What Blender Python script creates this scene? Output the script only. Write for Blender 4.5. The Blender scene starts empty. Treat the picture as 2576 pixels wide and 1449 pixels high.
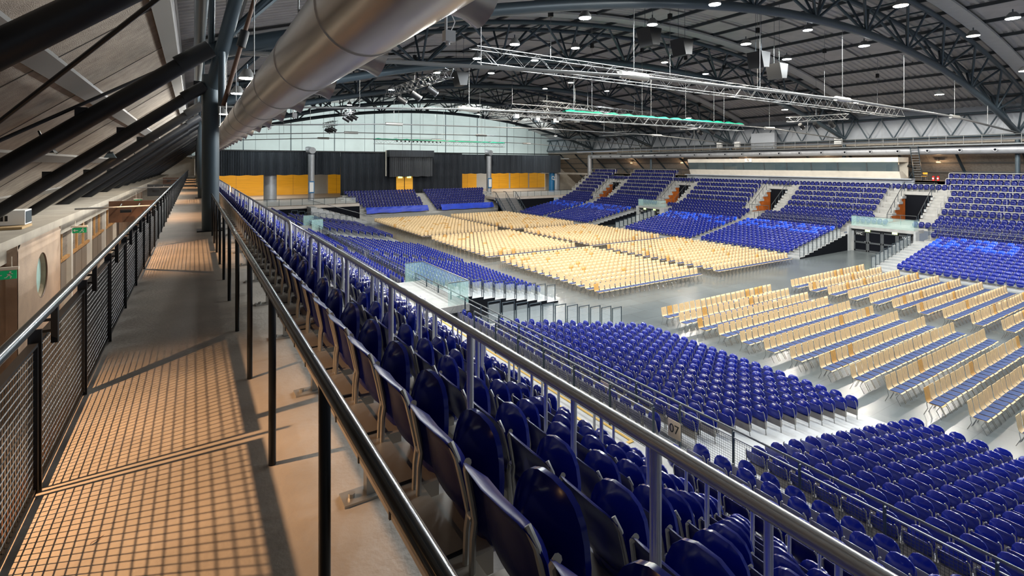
import bpy, math, random
import numpy as np
from mathutils import Vector, Matrix
random.seed(7)
SC = bpy.context.scene
COL = SC.collection
PI = math.pi
E = 1.75                      # eye height above the upper walkway (walkway floor is z = 0)
W = 67.0                      # the hall mirrors about x = W/2
FLOOR = -7.0                  # event floor
CONC = -4.1                   # concourse level

# ------------------------------------------------------------------ materials
MATS = {}
def mat(name, col, rough=0.5, metal=0.0, noise=0.0, nscale=8.0, bump=0.0, bscale=60.0, coat=0.0, emit=None, estr=0.0, spec=0.5, stretch=None, alpha=None, trans=0.0):
    m = bpy.data.materials.new(name); m.use_nodes = True
    nt = m.node_tree; b = nt.nodes['Principled BSDF']
    b.inputs['Base Color'].default_value = (*col, 1)
    b.inputs['Roughness'].default_value = rough
    b.inputs['Metallic'].default_value = metal
    b.inputs['Specular IOR Level'].default_value = spec
    b.inputs['Coat Weight'].default_value = coat
    b.inputs['Coat Roughness'].default_value = 0.06
    b.inputs['Transmission Weight'].default_value = trans
    if alpha is not None: b.inputs['Alpha'].default_value = alpha
    if emit:
        b.inputs['Emission Color'].default_value = (*emit, 1); b.inputs['Emission Strength'].default_value = estr
    tc = None
    if noise > 0 or bump > 0:
        tc = nt.nodes.new('ShaderNodeTexCoord'); mp = nt.nodes.new('ShaderNodeMapping')
        nt.links.new(tc.outputs['Object'], mp.inputs['Vector'])
        if stretch: mp.inputs['Scale'].default_value = stretch
    if noise > 0:
        n = nt.nodes.new('ShaderNodeTexNoise'); n.inputs['Scale'].default_value = nscale; n.inputs['Detail'].default_value = 5
        r = nt.nodes.new('ShaderNodeValToRGB')
        r.color_ramp.elements[0].position = 0.3; r.color_ramp.elements[1].position = 0.7
        r.color_ramp.elements[0].color = (*[max(0, c*(1-noise)) for c in col], 1)
        r.color_ramp.elements[1].color = (*[min(1, c*(1+noise)) for c in col], 1)
        nt.links.new(mp.outputs[0], n.inputs['Vector']); nt.links.new(n.outputs['Fac'], r.inputs['Fac']); nt.links.new(r.outputs['Color'], b.inputs['Base Color'])
    if bump > 0:
        n2 = nt.nodes.new('ShaderNodeTexNoise'); n2.inputs['Scale'].default_value = bscale; n2.inputs['Detail'].default_value = 3
        bp = nt.nodes.new('ShaderNodeBump'); bp.inputs['Strength'].default_value = bump; bp.inputs['Distance'].default_value = 0.02
        nt.links.new(mp.outputs[0], n2.inputs['Vector']); nt.links.new(n2.outputs['Fac'], bp.inputs['Height']); nt.links.new(bp.outputs[0], b.inputs['Normal'])
    MATS[name] = m
    return m

mat('walk_concrete', (.36, .325, .28), .55, noise=.16, nscale=1.6, bump=.15, bscale=30)
mat('tread_concrete', (.39, .385, .365), .6, noise=.12, nscale=2.0)
mat('tread_light', (.42, .43, .425), .5, noise=.1, nscale=2.0)
mat('hall_floor', (.13, .15, .155), .24, noise=.16, nscale=.35, spec=.6)
mat('conc_wall', (.44, .33, .24), .75, noise=.2, nscale=1.2, bump=.2, bscale=18)
mat('slab', (.34, .30, .24), .8, noise=.15, nscale=1.5)
mat('concourse', (.50, .44, .38), .5, noise=.1, nscale=1.0)
mat('blue', (.004, .016, .26), .22, coat=.35, spec=.4, noise=.08, nscale=6)
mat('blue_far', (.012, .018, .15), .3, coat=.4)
mat('navy', (.004, .009, .13), .15, coat=.12, spec=.25)
mat('navy_back', (.004, .007, .10), .3, spec=.06)
mat('bright', (.004, .07, .72), .25, coat=.4)
mat('sheen_back', (.16, .16, .25), .3, coat=.3)  # reflected sheen on the seat backs, painted as a grey tone
mat('frame_grey', (.42, .41, .38), .35, metal=.6)
mat('seat_frame_light', (.50, .50, .49), .35, metal=.4)
mat('beam_tan', (.40, .36, .30), .55)
mat('beam_grey', (.30, .27, .23), .45, metal=.3)
mat('wood', (.76, .545, .29), .42, noise=.13, nscale=3.0, stretch=(8, 8, 1.2))
mat('wood_dark', (.66, .36, .10), .42, noise=.15, nscale=3.0, stretch=(8, 8, 1.2))
mat('cushion', (.045, .075, .19), .9, noise=.15, nscale=60)
mat('chrome', (.45, .45, .45), .25, metal=1.0)
mat('black_metal', (.012, .014, .017), .35, metal=.4)
mat('dark_rail', (.022, .022, .022), .22, metal=.5, coat=.3)
mat('blue_rail', (.03, .045, .06), .25, metal=.6, coat=.3)
mat('grey_rail', (.14, .15, .155), .35, metal=.6)
mat('silver', (.56, .56, .56), .26, metal=.45)
mat('alu', (.24, .245, .24), .4, metal=.5)
mat('frame_line', (.28, .30, .31), .45, metal=.3)
mat('duct', (.52, .47, .42), .3, metal=.95, noise=.18, nscale=3, stretch=(1, .05, 1))
mat('duct_far', (.36, .37, .39), .4, metal=.35, noise=.08, nscale=2)
mat('steel', (.050, .072, .088), .40, metal=.3)
mat('steel_dark', (.012, .013, .015), .42, metal=.3)
mat('deck', (.42, .405, .395), .7, noise=.1, nscale=1)
mat('band', (.46, .46, .45), .6, noise=.05, nscale=2)
mat('purlin', (.045, .052, .058), .5)
mat('panel', (.35, .30, .245), .95, noise=.18, nscale=5, bump=.9, bscale=90)
mat('panel_strip', (.16, .15, .135), .7)
mat('clerestory', (.36, .385, .42), .6, noise=.06, nscale=.8)
mat('pale_wall', (.58, .64, .63), .55, noise=.05, nscale=.6)
mat('grey_wall', (.60, .62, .62), .6, noise=.04, nscale=1)
mat('curtain', (.028, .033, .042), .7, noise=.3, nscale=1.5, stretch=(4, 4, .2))
mat('curtain_grey', (.075, .08, .088), .7, noise=.2, nscale=1.5, stretch=(4, 4, .2))
mat('orange', (.80, .38, .02), .5, noise=.12, nscale=1.0, stretch=(.4, 1, 4), emit=(.9, .42, .02), estr=.2)  # slight self-glow painted in to lift the orange; not a lamp
mat('rust', (.42, .11, .02), .45, noise=.25, nscale=1.5)
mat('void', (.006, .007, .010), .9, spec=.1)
mat('glass', (.55, .85, .78), .03, trans=0, alpha=.22, spec=.8)
mat('glass_grey', (.62, .68, .68), .05, alpha=.25, spec=.7)
mat('glass_box', (.10, .14, .15), .05, alpha=.55, spec=.9)
mat('green_sign', (.0, .20, .07), .5, emit=(.0, .30, .10), estr=.35)
mat('exit_glow', (.6, .9, .3), .5, emit=(.75, 1, .35), estr=2.2)
mat('white', (.80, .80, .78), .5)
mat('ivory', (.72, .66, .56), .6, noise=.06, nscale=2)
mat('sign_tan', (.66, .53, .38), .6)
mat('black', (.006, .006, .006), .5)
mat('yellow', (.60, .36, .03), .6)
mat('red', (.55, .02, .015), .4)
mat('tarp', (.012, .05, .50), .45, noise=.2, nscale=1.2)
mat('net', (.0, .30, .16), .7)
mat('poster_blue', (.01, .13, .30), .45)
mat('lamp', (1, 1, 1), .5, emit=(.93, .97, 1.0), estr=60)
mat('lamp_warm', (1, 1, 1), .5, emit=(1, .90, .70), estr=60)
mat('lamp_orange', (1, .6, .3), .5, emit=(1, .55, .22), estr=14)
mat('brown', (.10, .045, .022), .55, noise=.2, nscale=2)
mat('louver', (.24, .19, .145), .65)
mat('wood_frame', (.50, .26, .09), .55, noise=.2, nscale=3)
mat('window_teal', (.42, .60, .55), .15, emit=(.42, .62, .56), estr=.25)
mat('cardboard', (.40, .27, .13), .8)
mat('wire', (.05, .05, .048), .4, metal=.5)
mat('wire_light', (.05, .052, .055), .4, metal=.5)
M = MATS

def tiles(m, sx, sy, dark=.6):
    """thin joints in a slab pattern, added over the base colour"""
    nt = m.node_tree; b = nt.nodes['Principled BSDF']
    src = b.inputs['Base Color'].links[0].from_socket
    tc = nt.nodes.new('ShaderNodeTexCoord'); br = nt.nodes.new('ShaderNodeTexBrick')
    br.inputs['Scale'].default_value = 1; br.inputs['Brick Width'].default_value = sx; br.inputs['Row Height'].default_value = sy
    br.inputs['Mortar Size'].default_value = .008
    br.inputs['Color1'].default_value = (1, 1, 1, 1); br.inputs['Color2'].default_value = (.84, .84, .84, 1); br.inputs['Mortar'].default_value = (dark, dark, dark, 1)
    mx = nt.nodes.new('ShaderNodeMix'); mx.data_type = 'RGBA'; mx.blend_type = 'MULTIPLY'; mx.inputs['Factor'].default_value = 1
    nt.links.new(tc.outputs['Object'], br.inputs['Vector'])
    nt.links.new(src, mx.inputs['A']); nt.links.new(br.outputs['Color'], mx.inputs['B']); nt.links.new(mx.outputs['Result'], b.inputs['Base Color'])
tiles(M['hall_floor'], 2.4, 1.2)

# ------------------------------------------------------------------ mesh builder
class MB:
    def __init__(s): s.v = []; s.f = []; s.m = []
    def add(s, vs, fs, mi=0):
        o = len(s.v); s.v.extend([tuple(p) for p in vs]); s.f.extend([tuple(i+o for i in f) for f in fs]); s.m.extend([mi]*len(fs)); return s
    def box(s, c, d, mi=0, R=None):
        x, y, z = d[0]/2, d[1]/2, d[2]/2
        vs = [Vector((a, b, e)) for a in (-x, x) for b in (-y, y) for e in (-z, z)]
        if R is not None: vs = [R @ p for p in vs]
        c = Vector(c); vs = [p+c for p in vs]
        return s.add(vs, [(0, 1, 3, 2), (4, 6, 7, 5), (0, 4, 5, 1), (2, 3, 7, 6), (0, 2, 6, 4), (1, 5, 7, 3)], mi)
    def b2(s, a, b, mi=0):
        return s.box([(a[i]+b[i])/2 for i in range(3)], [abs(b[i]-a[i]) for i in range(3)], mi)
    def bar(s, p, q, w, h, mi=0):
        p, q = Vector(p), Vector(q); d = q-p; L = d.length
        z = d.normalized(); up = Vector((0, 0, 1)) if abs(z.z) < .95 else Vector((1, 0, 0))
        x = up.cross(z).normalized(); y = z.cross(x)
        R = Matrix((x, y, z)).transposed()
        return s.box((p+q)/2, (w, h, L), mi, R)
    def tube(s, pts, r, n=8, mi=0, cap=True, closed=False):
        pts = [Vector(p) for p in pts]; k = len(pts); rings = []
        prev = None
        for i, p in enumerate(pts):
            if closed: t = pts[(i+1) % k]-pts[i-1]
            else: t = pts[min(i+1, k-1)]-pts[max(i-1, 0)]
            t.normalize()
            if prev is None:
                up = Vector((0, 0, 1)) if abs(t.z) < .9 else Vector((1, 0, 0))
                x = up.cross(t).normalized()
            else:
                x = (prev - t*prev.dot(t)).normalized()
            prev = x; y = t.cross(x)
            rr = r[i] if isinstance(r, (list, tuple)) else r
            rings.append([p+(x*math.cos(2*PI*j/n)+y*math.sin(2*PI*j/n))*rr for j in range(n)])
        vs = [p for g in rings for p in g]; fs = []
        for i in range(k if closed else k-1):
            a, b = i*n, ((i+1) % k)*n
            for j in range(n): fs.append((a+j, a+(j+1) % n, b+(j+1) % n, b+j))
        if cap and not closed: fs.append(tuple(range(n-1, -1, -1))); fs.append(tuple(range((k-1)*n, k*n)))
        return s.add(vs, fs, mi)
    def prism(s, poly, axis, a, b, mi=0):
        """poly: list of 2D points extruded along axis ('x','y','z') from a to b"""
        def P(p, t): return {'x': (t, p[0], p[1]), 'y': (p[0], t, p[1]), 'z': (p[0], p[1], t)}[axis]
        n = len(poly); vs = [P(p, a) for p in poly]+[P(p, b) for p in poly]
        fs = [(i, (i+1) % n, n+(i+1) % n, n+i) for i in range(n)]+[tuple(range(n-1, -1, -1)), tuple(range(n, 2*n))]
        return s.add(vs, fs, mi)
    def strip(s, prof, axis, a, b, mi=0):
        """open profile of 2D points extruded along axis as a sheet"""
        def P(p, t): return {'x': (t, p[0], p[1]), 'y': (p[0], t, p[1])}[axis]
        n = len(prof); vs = [P(p, a) for p in prof]+[P(p, b) for p in prof]
        return s.add(vs, [(i, i+1, n+i+1, n+i) for i in range(n-1)], mi)
    def pillow(s, pos, outline, rings, th, mi_front=0, mi_back=0, n=20):
        """closed lens-like shell: pos(u,v)->front point & normal offset; outline(a)->(u,v) at the rim"""
        front, back = [], []
        for k in range(1, rings+1):
            q = k/rings
            for j in range(n):
                u, v = outline(2*PI*j/n); u *= q; v = v*q
                t = th*(1 if k < rings else .45)
                p = pos(u, v, q)
                front.append(Vector(p)+Vector((t/2, 0, 0))); back.append(Vector(p)-Vector((t/2, 0, 0)))
        p0 = pos(0, 0, 0); c = Vector(p0)+Vector((th/2, 0, 0)); d = Vector(p0)-Vector((th/2, 0, 0))
        N = rings*n
        vs = front+back+[c, d]; ff, fb = [], []
        for j in range(n):
            j2 = (j+1) % n
            ff.append((2*N, j, j2)); fb.append((2*N+1, N+j2, N+j))
            for k in range(rings-1):
                a, b = k*n, (k+1)*n
                ff.append((a+j, b+j, b+j2, a+j2)); fb.append((N+a+j, N+a+j2, N+b+j2, N+b+j))
            a = (rings-1)*n
            ff.append((a+j, N+a+j, N+a+j2, a+j2))
        o = len(s.v)
        s.add(vs, ff, mi_front); s.f.extend([tuple(i+o for i in f) for f in fb]); s.m.extend([mi_back]*len(fb))
        return s
    def mesh(s, name, mats, smooth=False):
        me = bpy.data.meshes.new(name)
        me.from_pydata(s.v, [], s.f)
        if not isinstance(mats, (list, tuple)): mats = [mats]
        for m_ in mats: me.materials.append(M[m_] if isinstance(m_, str) else m_)
        me.polygons.foreach_set('material_index', s.m)
        if smooth:
            me.polygons.foreach_set('use_smooth', [True]*len(s.f)); 
            try: me.set_sharp_from_angle(angle=math.radians(40))
            except Exception: pass
        me.update()
        return me
    def build(s, name, mats, parent=None, smooth=False, world=True):
        if parent is not None and world:
            L = parent_loc(parent); s.v = [(p[0]-L[0], p[1]-L[1], p[2]-L[2]) for p in s.v]
        o = bpy.data.objects.new(name, s.mesh(name, mats, smooth)); COL.objects.link(o)
        if parent is not None: o.parent = parent
        return o

def parent_loc(o):
    L = Vector((0, 0, 0))
    while o is not None: L = L+o.location; o = o.parent
    return L
def tag(o, label=None, cat=None, group=None, kind=None):
    if label: o['label'] = label
    if cat: o['category'] = cat
    if group: o['group'] = group
    if kind: o['kind'] = kind
    return o
def thing(name, label, cat, loc=(0, 0, 0), rotz=0, group=None):
    o = bpy.data.objects.new(name, None); COL.objects.link(o); o.empty_display_size = .1
    o.location = loc; o.rotation_euler = (0, 0, rotz)
    return tag(o, label, cat, group)
def struct(name, mb, mats, smooth=False, label=None):
    return tag(mb.build(name, mats, None, smooth), label, None, None, 'structure')
UNIT = {}
def rod(name, p, q, r, m, parent=None, n=8):
    key = (m, n)
    if key not in UNIT:
        mb = MB(); mb.tube([(0, 0, 0), (0, 0, 1)], 1, n); UNIT[key] = mb.mesh('rod_'+m, m, True)
    o = bpy.data.objects.new(name, UNIT[key]); COL.objects.link(o)
    p, q = Vector(p), Vector(q); d = q-p
    if parent is not None: o.parent = parent; p = p-parent_loc(parent)
    o.location = p; o.rotation_mode = 'QUATERNION'; o.rotation_quaternion = d.to_track_quat('Z', 'Y'); o.scale = (r, r, d.length)
    return o
def dup(root, loc, rotz, label=None, group=None):
    r = root.copy(); COL.objects.link(r); r.location = loc; r.rotation_euler = (0, 0, rotz)
    if label: r['label'] = label
    if group: r['group'] = group
    for ch in list(root.children):
        c = ch.copy(); COL.objects.link(c); c.parent = r
        for g in ch.children:
            d = g.copy(); COL.objects.link(d); d.parent = c
    return r
ONES = 'first second third fourth fifth sixth seventh eighth ninth tenth eleventh twelfth thirteenth fourteenth fifteenth sixteenth seventeenth eighteenth nineteenth'.split()
def nth(i):
    if i < 20: return ONES[i-1]
    t = {2: 'twent', 3: 'thirt', 4: 'fort', 5: 'fift', 6: 'sixt', 7: 'sevent', 8: 'eight'}[i//10]
    return t+'ieth' if i % 10 == 0 else t+'y-'+ONES[i % 10-1]

# ------------------------------------------------------------------ camera
cam = bpy.data.cameras.new('camera'); co = bpy.data.objects.new('camera', cam); COL.objects.link(co)
co.location = (0, 0, E); co.rotation_euler = (PI/2, 0, -math.radians(32))
cam.lens = 1282/2576*36; cam.sensor_width = 36; cam.shift_y = -(724.5-413)/2576
cam.clip_end = 400; cam.clip_start = .02
SC.camera = co
# ------------------------------------------------------------------ seating profile (near side; far side mirrors x -> W-x)
def row_x(k): return .845+.792*(k-1)
def row_z(k):
    return -.56*(k-1) if k <= 8 else {9: -4.23, 10: -4.55, 11: -4.87, 12: -5.21}[k]
def tread0(k): return row_x(k)-.25
def tele_x(j): return 18.95-.752*j       # j = 0 is the front row
def tele_z(j): return -6.88+.14*j
NT = 12
BLOCKS = [(-6, 7.0), (8.35, 18.5), (27, 37), (38.2, 49), (56, 66), (67.2, 75)]
PLATFORMS = [(-6, 20.1), (25.8, 50.3), (54.9, 76)]
TRUSS_Y = [15.65+15.3*i for i in range(5)]
OPEN_Y = [7.6, 22.5, 37.4, 52.2, 67.0]

def upper_profile(cut=12, skip=None):
    """tread profile from row 2 down to row `cut`"""
    pts = [(tread0(2), 0)]
    for k in range(2, cut+1):
        pts += [(tread0(k), row_z(k)), (tread0(k+1), row_z(k))]
    return pts
def mir(pts, far): return [(W-x, z) for x, z in pts] if far else pts

# walkways along the tops of both stands
for far in (False, True):
    mb = MB(); mb.prism(mir([(-.80, 0), (tread0(2), 0), (tread0(2), -.35), (-.80, -.35)], far), 'y', -6, 93)
    struct('floor_walkway_'+('far' if far else 'near'), mb, 'walk_concrete')
# upper stands
def terrace(far):
    mb = MB()
    segs = []
    y = -6
    for a, b in ((19.6, 26.4), (49.9, 55.3)): segs += [(y, a, 12), (a, b, 10)]; y = b
    segs.append((y, 77, 12))
    ops = [o for o in OPEN_Y if o > 12] if far else []
    for a, b, cut in segs:
        yy = a
        for o in sorted(ops):
            if a <= o < b:
                mb.strip(mir(upper_profile(cut), far), 'y', yy, o-1.3)
                # entrance cut into the rows: rows 2 and 3 bridge it, its floor lies at row 9
                pr = [(tread0(2), 0), (tread0(2), row_z(2)), (tread0(3), row_z(2)), (tread0(3), row_z(3)), (tread0(4), row_z(3)), (tread0(4), row_z(3)-.35)]
                mb.strip(mir(pr, far), 'y', o-1.3, o+1.3)
                pr2 = [(tread0(3), row_z(9)), (tread0(10), row_z(9))]
                for k in range(10, cut+1): pr2 += [(tread0(k), row_z(k)), (tread0(k+1), row_z(k))]
                mb.strip(mir(pr2, far), 'y', o-1.3, o+1.3)
                yy = o+1.3
        mb.strip(mir(upper_profile(cut), far), 'y', yy, b)
        if cut == 10:
            mb.prism(mir([(tread0(11), -4.45), (10.4, -4.45), (10.4, -4.75), (tread0(11), -4.75)], far), 'y', 20.2 if a < 30 else 50.4, 25.7 if a < 30 else 54.8)
        mb.box((W-10.15 if far else 10.15, (a+b)/2, -6.2), (.1, b-a, 1.9 if cut == 12 else 1.6))
    # half-height stair blocks in the aisles
    for o in (OPEN_Y if far else (7.68, 37.6, 66.6)):
        for s in ((-1.85, 1.85) if far and o > 12 else (0,)):
            for k in range(3 if far else 2, 13):
                if cut_zone(o+s) and k > 10: continue
                if k == 8+1: pass
                x = tread0(k); h = (row_z(k-1)-row_z(k))/2
                mb.b2((W-x if far else x, o+s-.6, row_z(k)), (W-x-.38 if far else x+.38, o+s+.6, row_z(k)+h))
    struct('floor_stand_'+('far' if far else 'near'), mb, 'tread_concrete')
def cut_zone(y): return 19.6 < y < 26.4 or 49.9 < y < 55.3
for far in (False, True): terrace(far)
# lower retractable platforms
def platform(far, y0, y1, n):
    pts = [(10.1, FLOOR)]
    zt = -5.35
    pts += [(10.1, zt), (tele_x(NT-1)-.25, zt)]
    for j in range(NT-1, -1, -1):
        pts += [(tele_x(j)-.25, tele_z(j)), (tele_x(j)+(.502 if j else .62), tele_z(j))]
    pts.append((19.57, FLOOR))
    mb = MB(); mb.prism(mir(pts, far), 'y', y0, y1); mb.m[-1] = mb.m[-2] = 1  # end caps near-black: shade of the hollow underside painted on a solid block
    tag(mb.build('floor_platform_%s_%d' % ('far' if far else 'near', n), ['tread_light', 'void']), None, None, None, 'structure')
for far in (False, True):
    for n, (a, b) in enumerate(PLATFORMS): platform(far, a, b, n+1)
# yellow step nosing on the near cross gangway
mb = MB()
for k in (9, 10): mb.b2((tread0(k)+.70, 8.4, row_z(k)), (tread0(k)+.77, 19, row_z(k)+.012))
for k in (9, 10, 11): mb.b2((tread0(k)+.03, 8.34, row_z(k)), (tread0(k)+.75, 8.42, row_z(k)+.014))
struct('trim_1', mb, 'yellow')

# event floor
mb = MB(); mb.b2((9.9, -8, FLOOR-.2), (57.1, 87, FLOOR)); struct('floor', mb, 'hall_floor')
# concourse behind the far end and its back wall
mb = MB()
for x0, x1, y0 in ((-8, 21, 76.5), (45, 75, 76.5), (21, 45, 84.6)): mb.b2((x0, y0, CONC-.4), (x1, 106, CONC))
struct('floor_concourse', mb, 'concourse')
mb = MB(); mb.b2((-8, 106, CONC), (75, 106.2, 3)); struct('wall_concourse', mb, 'grey_wall')
mb = MB(); mb.b2((-8, 86.6, -.2), (75, 86.7, 0)); 
mb = MB(); mb.b2((-8, 86.5, 2.8), (75, 106, 3)); struct('ceiling_concourse', mb, 'grey_wall')
mb = MB()
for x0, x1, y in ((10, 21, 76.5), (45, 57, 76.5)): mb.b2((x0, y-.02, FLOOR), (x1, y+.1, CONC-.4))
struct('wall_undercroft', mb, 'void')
# walkway end wall and outer walls
mb = MB(); mb.b2((-9, 93, -5), (0.1, 93.2, 6)); mb.b2((66.9, 93, -5), (76, 93.2, 6)); struct('wall_ends', mb, 'ivory')
# pale upper wall at the far end
mb = MB(); mb.b2((-.5, 92.5, 2.6), (67.5, 92.7, 14)); struct('wall_back', mb, 'pale_wall')
mb = MB()
for i in range(20):
    x = -.3+3.55*i
    mb.b2((x-.05, 92.40, 2.6), (x+.05, 92.52, 13)) if i % 2 == 0 else None
    mb.b2((x+1.75, 92.47, 2.6), (x+1.78, 92.53, 13))
struct('trim_2', mb, 'steel')
mb = MB()
for z in (4.4, 6.3, 8.2, 10.1): mb.b2((-.5, 92.47, z), (67.5, 92.5, z+.03))
struct('trim_3', mb, 'grey_wall')

# ------------------------------------------------------------------ roof
def zb(x): return E+8.4-5.4*((x-33.5)/33.1)**2
def arc(x0, x1, n, off): return [(x0+(x1-x0)*i/n, zb(x0+(x1-x0)*i/n)+off) for i in range(n+1)]
mb = MB()                       # trapezoid sheet, ribs running across the hall
NX = 36; xs = [-.8+68.6*i/NX for i in range(NX+1)]
ys = []; y = -6
while y < 94:
    ys += [(y, 0), (y+.20, 0), (y+.26, .10), (y+.44, .10)]; y += .5
vs = [(x, yy, zb(x)+3.15+h) for yy, h in ys for x in xs]
fs = [(r*(NX+1)+i, r*(NX+1)+i+1, (r+1)*(NX+1)+i+1, (r+1)*(NX+1)+i) for r in range(len(ys)-1) for i in range(NX)]
mb.add(vs, fs); struct('ceiling', mb, 'deck')
mb = MB(); mb.strip([(x, z) for x, z in arc(-.8, 67.8, 36, 3.4)], 'y', -6, 94); struct('ceiling_upper', mb, 'purlin')
for i in range(20):             # purlins along the hall
    x = 1.7+3.35*i
    mb = MB(); mb.b2((x-.07, -6, zb(x)+2.92), (x+.07, 92.4, zb(x)+3.15))
    o = mb.build('purlin', 'purlin'); tag(o, None, None, None, 'structure'); o.name = 'ceiling_beam_%d' % (i+1)
# flat acoustic panels fixed between some purlins
random.seed(3)
mb = MB()
for i in range(4, 15):
    for ty in [0.35]+TRUSS_Y:
        for t in (3.6, 7.2, 10.2):
            if random.random() < .55:
                x = 1.7+3.35*i+.25
                z0, z1 = zb(x)+3.08, zb(x+2.85)+3.08
                y0 = ty+t; y1 = y0+2.4
                mb.add([(x, y0, z0), (x+2.85, y0, z1), (x+2.85, y1, z1), (x, y1, z0)], [(0, 1, 2, 3)])
struct('ceiling_panels', mb, 'deck')
for n, ty in enumerate([0.35]+TRUSS_Y):  # flat light bands beside each truss
    mb = MB(); pr = arc(0, 67, 36, 2.80); mb.prism(pr+[(x, z+.16) for x, z in reversed(pr)], 'y', ty-2.5, ty-1.5)
    tag(mb.build('ceiling_band_%d' % (n+1), 'band'), None, None, None, 'structure')
# clerestory walls
for far in (False, True):
    mb = MB(); x = 67.55 if far else -.55
    mb.b2((x-.05, -6, 4.3), (x+.05, 93, 8.3)); struct('wall_clerestory_'+('right' if far else 'left'), mb, 'clerestory' if far else 'deck')
# sloping side roofs over the walkways
def slope_z(x): return E+2.42+.79*x        # x negative outward
for far in (False, True):
    sgn = (lambda x: W-x) if far else (lambda x: x)
    mb = MB(); a, b = -.28, -8.8
    mb.prism([(sgn(a), slope_z(a)), (sgn(b), slope_z(b)), (sgn(b), slope_z(b)+.2), (sgn(a), slope_z(a)+.2)], 'y', -6, 93)
    struct('ceiling_slope_'+('right' if far else 'left'), mb, 'panel')
    mb = MB()
    for x in (-.36, -1.5, -2.85, -4.2, -5.55):
        mb.prism([(sgn(x-.10), slope_z(x-.10)-.05), (sgn(x+.10), slope_z(x+.10)-.05), (sgn(x+.10), slope_z(x+.10)+.02), (sgn(x-.10), slope_z(x-.10)+.02)], 'y', -6, 93)
    struct('trim_'+('5' if far else '4'), mb, 'panel_strip')
    mb = MB()
    for i in range(38):
        yy = -4.6+2.565*i
        mb.prism([(sgn(-.3), slope_z(-.3)-.012), (sgn(-8.7), slope_z(-8.7)-.012), (sgn(-8.7), slope_z(-8.7)+.01), (sgn(-.3), slope_z(-.3)+.01)], 'y', yy, yy+.02)
    struct('trim_'+('7' if far else '6'), mb, 'panel_strip')

# rafters, columns
RAFT_Y = [.17+5.13*i for i in range(1, 18)]
for far in (False, True):
    sg = (lambda x: W-x) if far else (lambda x: x)
    for i, y in enumerate(RAFT_Y):
        side = 'opposite' if far else 'near'
        t = thing('roof_rafter', 'black tube rafter under the boards over the %s walkway, %s from the camera' % (side, nth(i+1)), 'rafter', (sg(.2), y, E+2.0), 0, 'rafters over the %s walkway' % side)
        rod('tube', (sg(.25), y, E+2.04), (sg(-7.6), y, E+2.04-.79*7.85), .135, 'steel_dark' if not far else 'steel', t, 14)
        rod('end_collar', (sg(.25), y, E+2.04), (sg(-.22), y, E+2.04-.34), .15, 'steel_dark', t, 14)
        if y < 60:
            zz = lambda x: E+2.04+.79*(x-.25)
            for x in (-1.5, -2.85): MB().box((sg(x), y, zz(x)+.17), (.16, .10, .14)).build('bracket', 'steel_dark', t)
    for i, y in enumerate(TRUSS_Y):
        side = 'opposite' if far else 'near'
        t = thing('steel_column', 'dark round steel column, %s along the %s walkway' % (nth(i+1), side), 'column', (sg(.38), y, 0), 0, 'columns along the %s walkway' % side)
        rod('shaft', (sg(.38), y, 0), (sg(.38), y, E+2.35), .2, 'steel', t, 24)
        mb = MB(); mb.box((sg(.38), y, .015), (.62, .62, .03)); mb.build('base_plate', 'steel_dark', t)
        mb = MB(); mb.box((sg(.20), y, E+2.0), (.4, .04, .35)); mb.build('gusset_plate', 'steel_dark', t)
# slanting struts from the column heads to the roof
for i, y in enumerate(TRUSS_Y[:2]):
    t = thing('column_head_strut', 'forked dark steel struts rising from the %s column head to the roof arch' % nth(i+1), 'strut', (.38, y, E+2.2))
    for s in (-1, 1): rod('strut_tube', (.38, y, E+1.9), (1.15, y+.95*s, E+5.2), .17, 'steel', t, 16)
    rod('strut_tube', (.62, y-.5, E+1.5), (.62, y-.5, E+2.9), .085, 'steel', t, 12)
t = thing('tie_rod', 'brownish steel tie rod with a turnbuckle beside the first walkway column', 'tie rod', (.64, 14, 3.3))
rod('rod_bar', (.60, 14, E+1.4), (1.36, 14, E+4.4), .05, 'brown', t, 10)
rod('turnbuckle', (.97, 14, E+2.85), (1.07, 14, E+3.25), .105, 'steel_dark', t, 10)
for (a, b), nm in zip((((-4.55, 11.35), (.2, 6.5)), ((-4.55, 8.0), (.27, 12.1))), ('rising towards the camera', 'rising away from the camera')):
    f = lambda p: (p[0], p[1], E+2.16+.79*p[0])
    tag(rod('brace_rod', f(a), f(b), .028, 'steel_dark', None, 8), 'thin black diagonal brace rod under the sloping boards, '+nm, 'brace rod')

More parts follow.
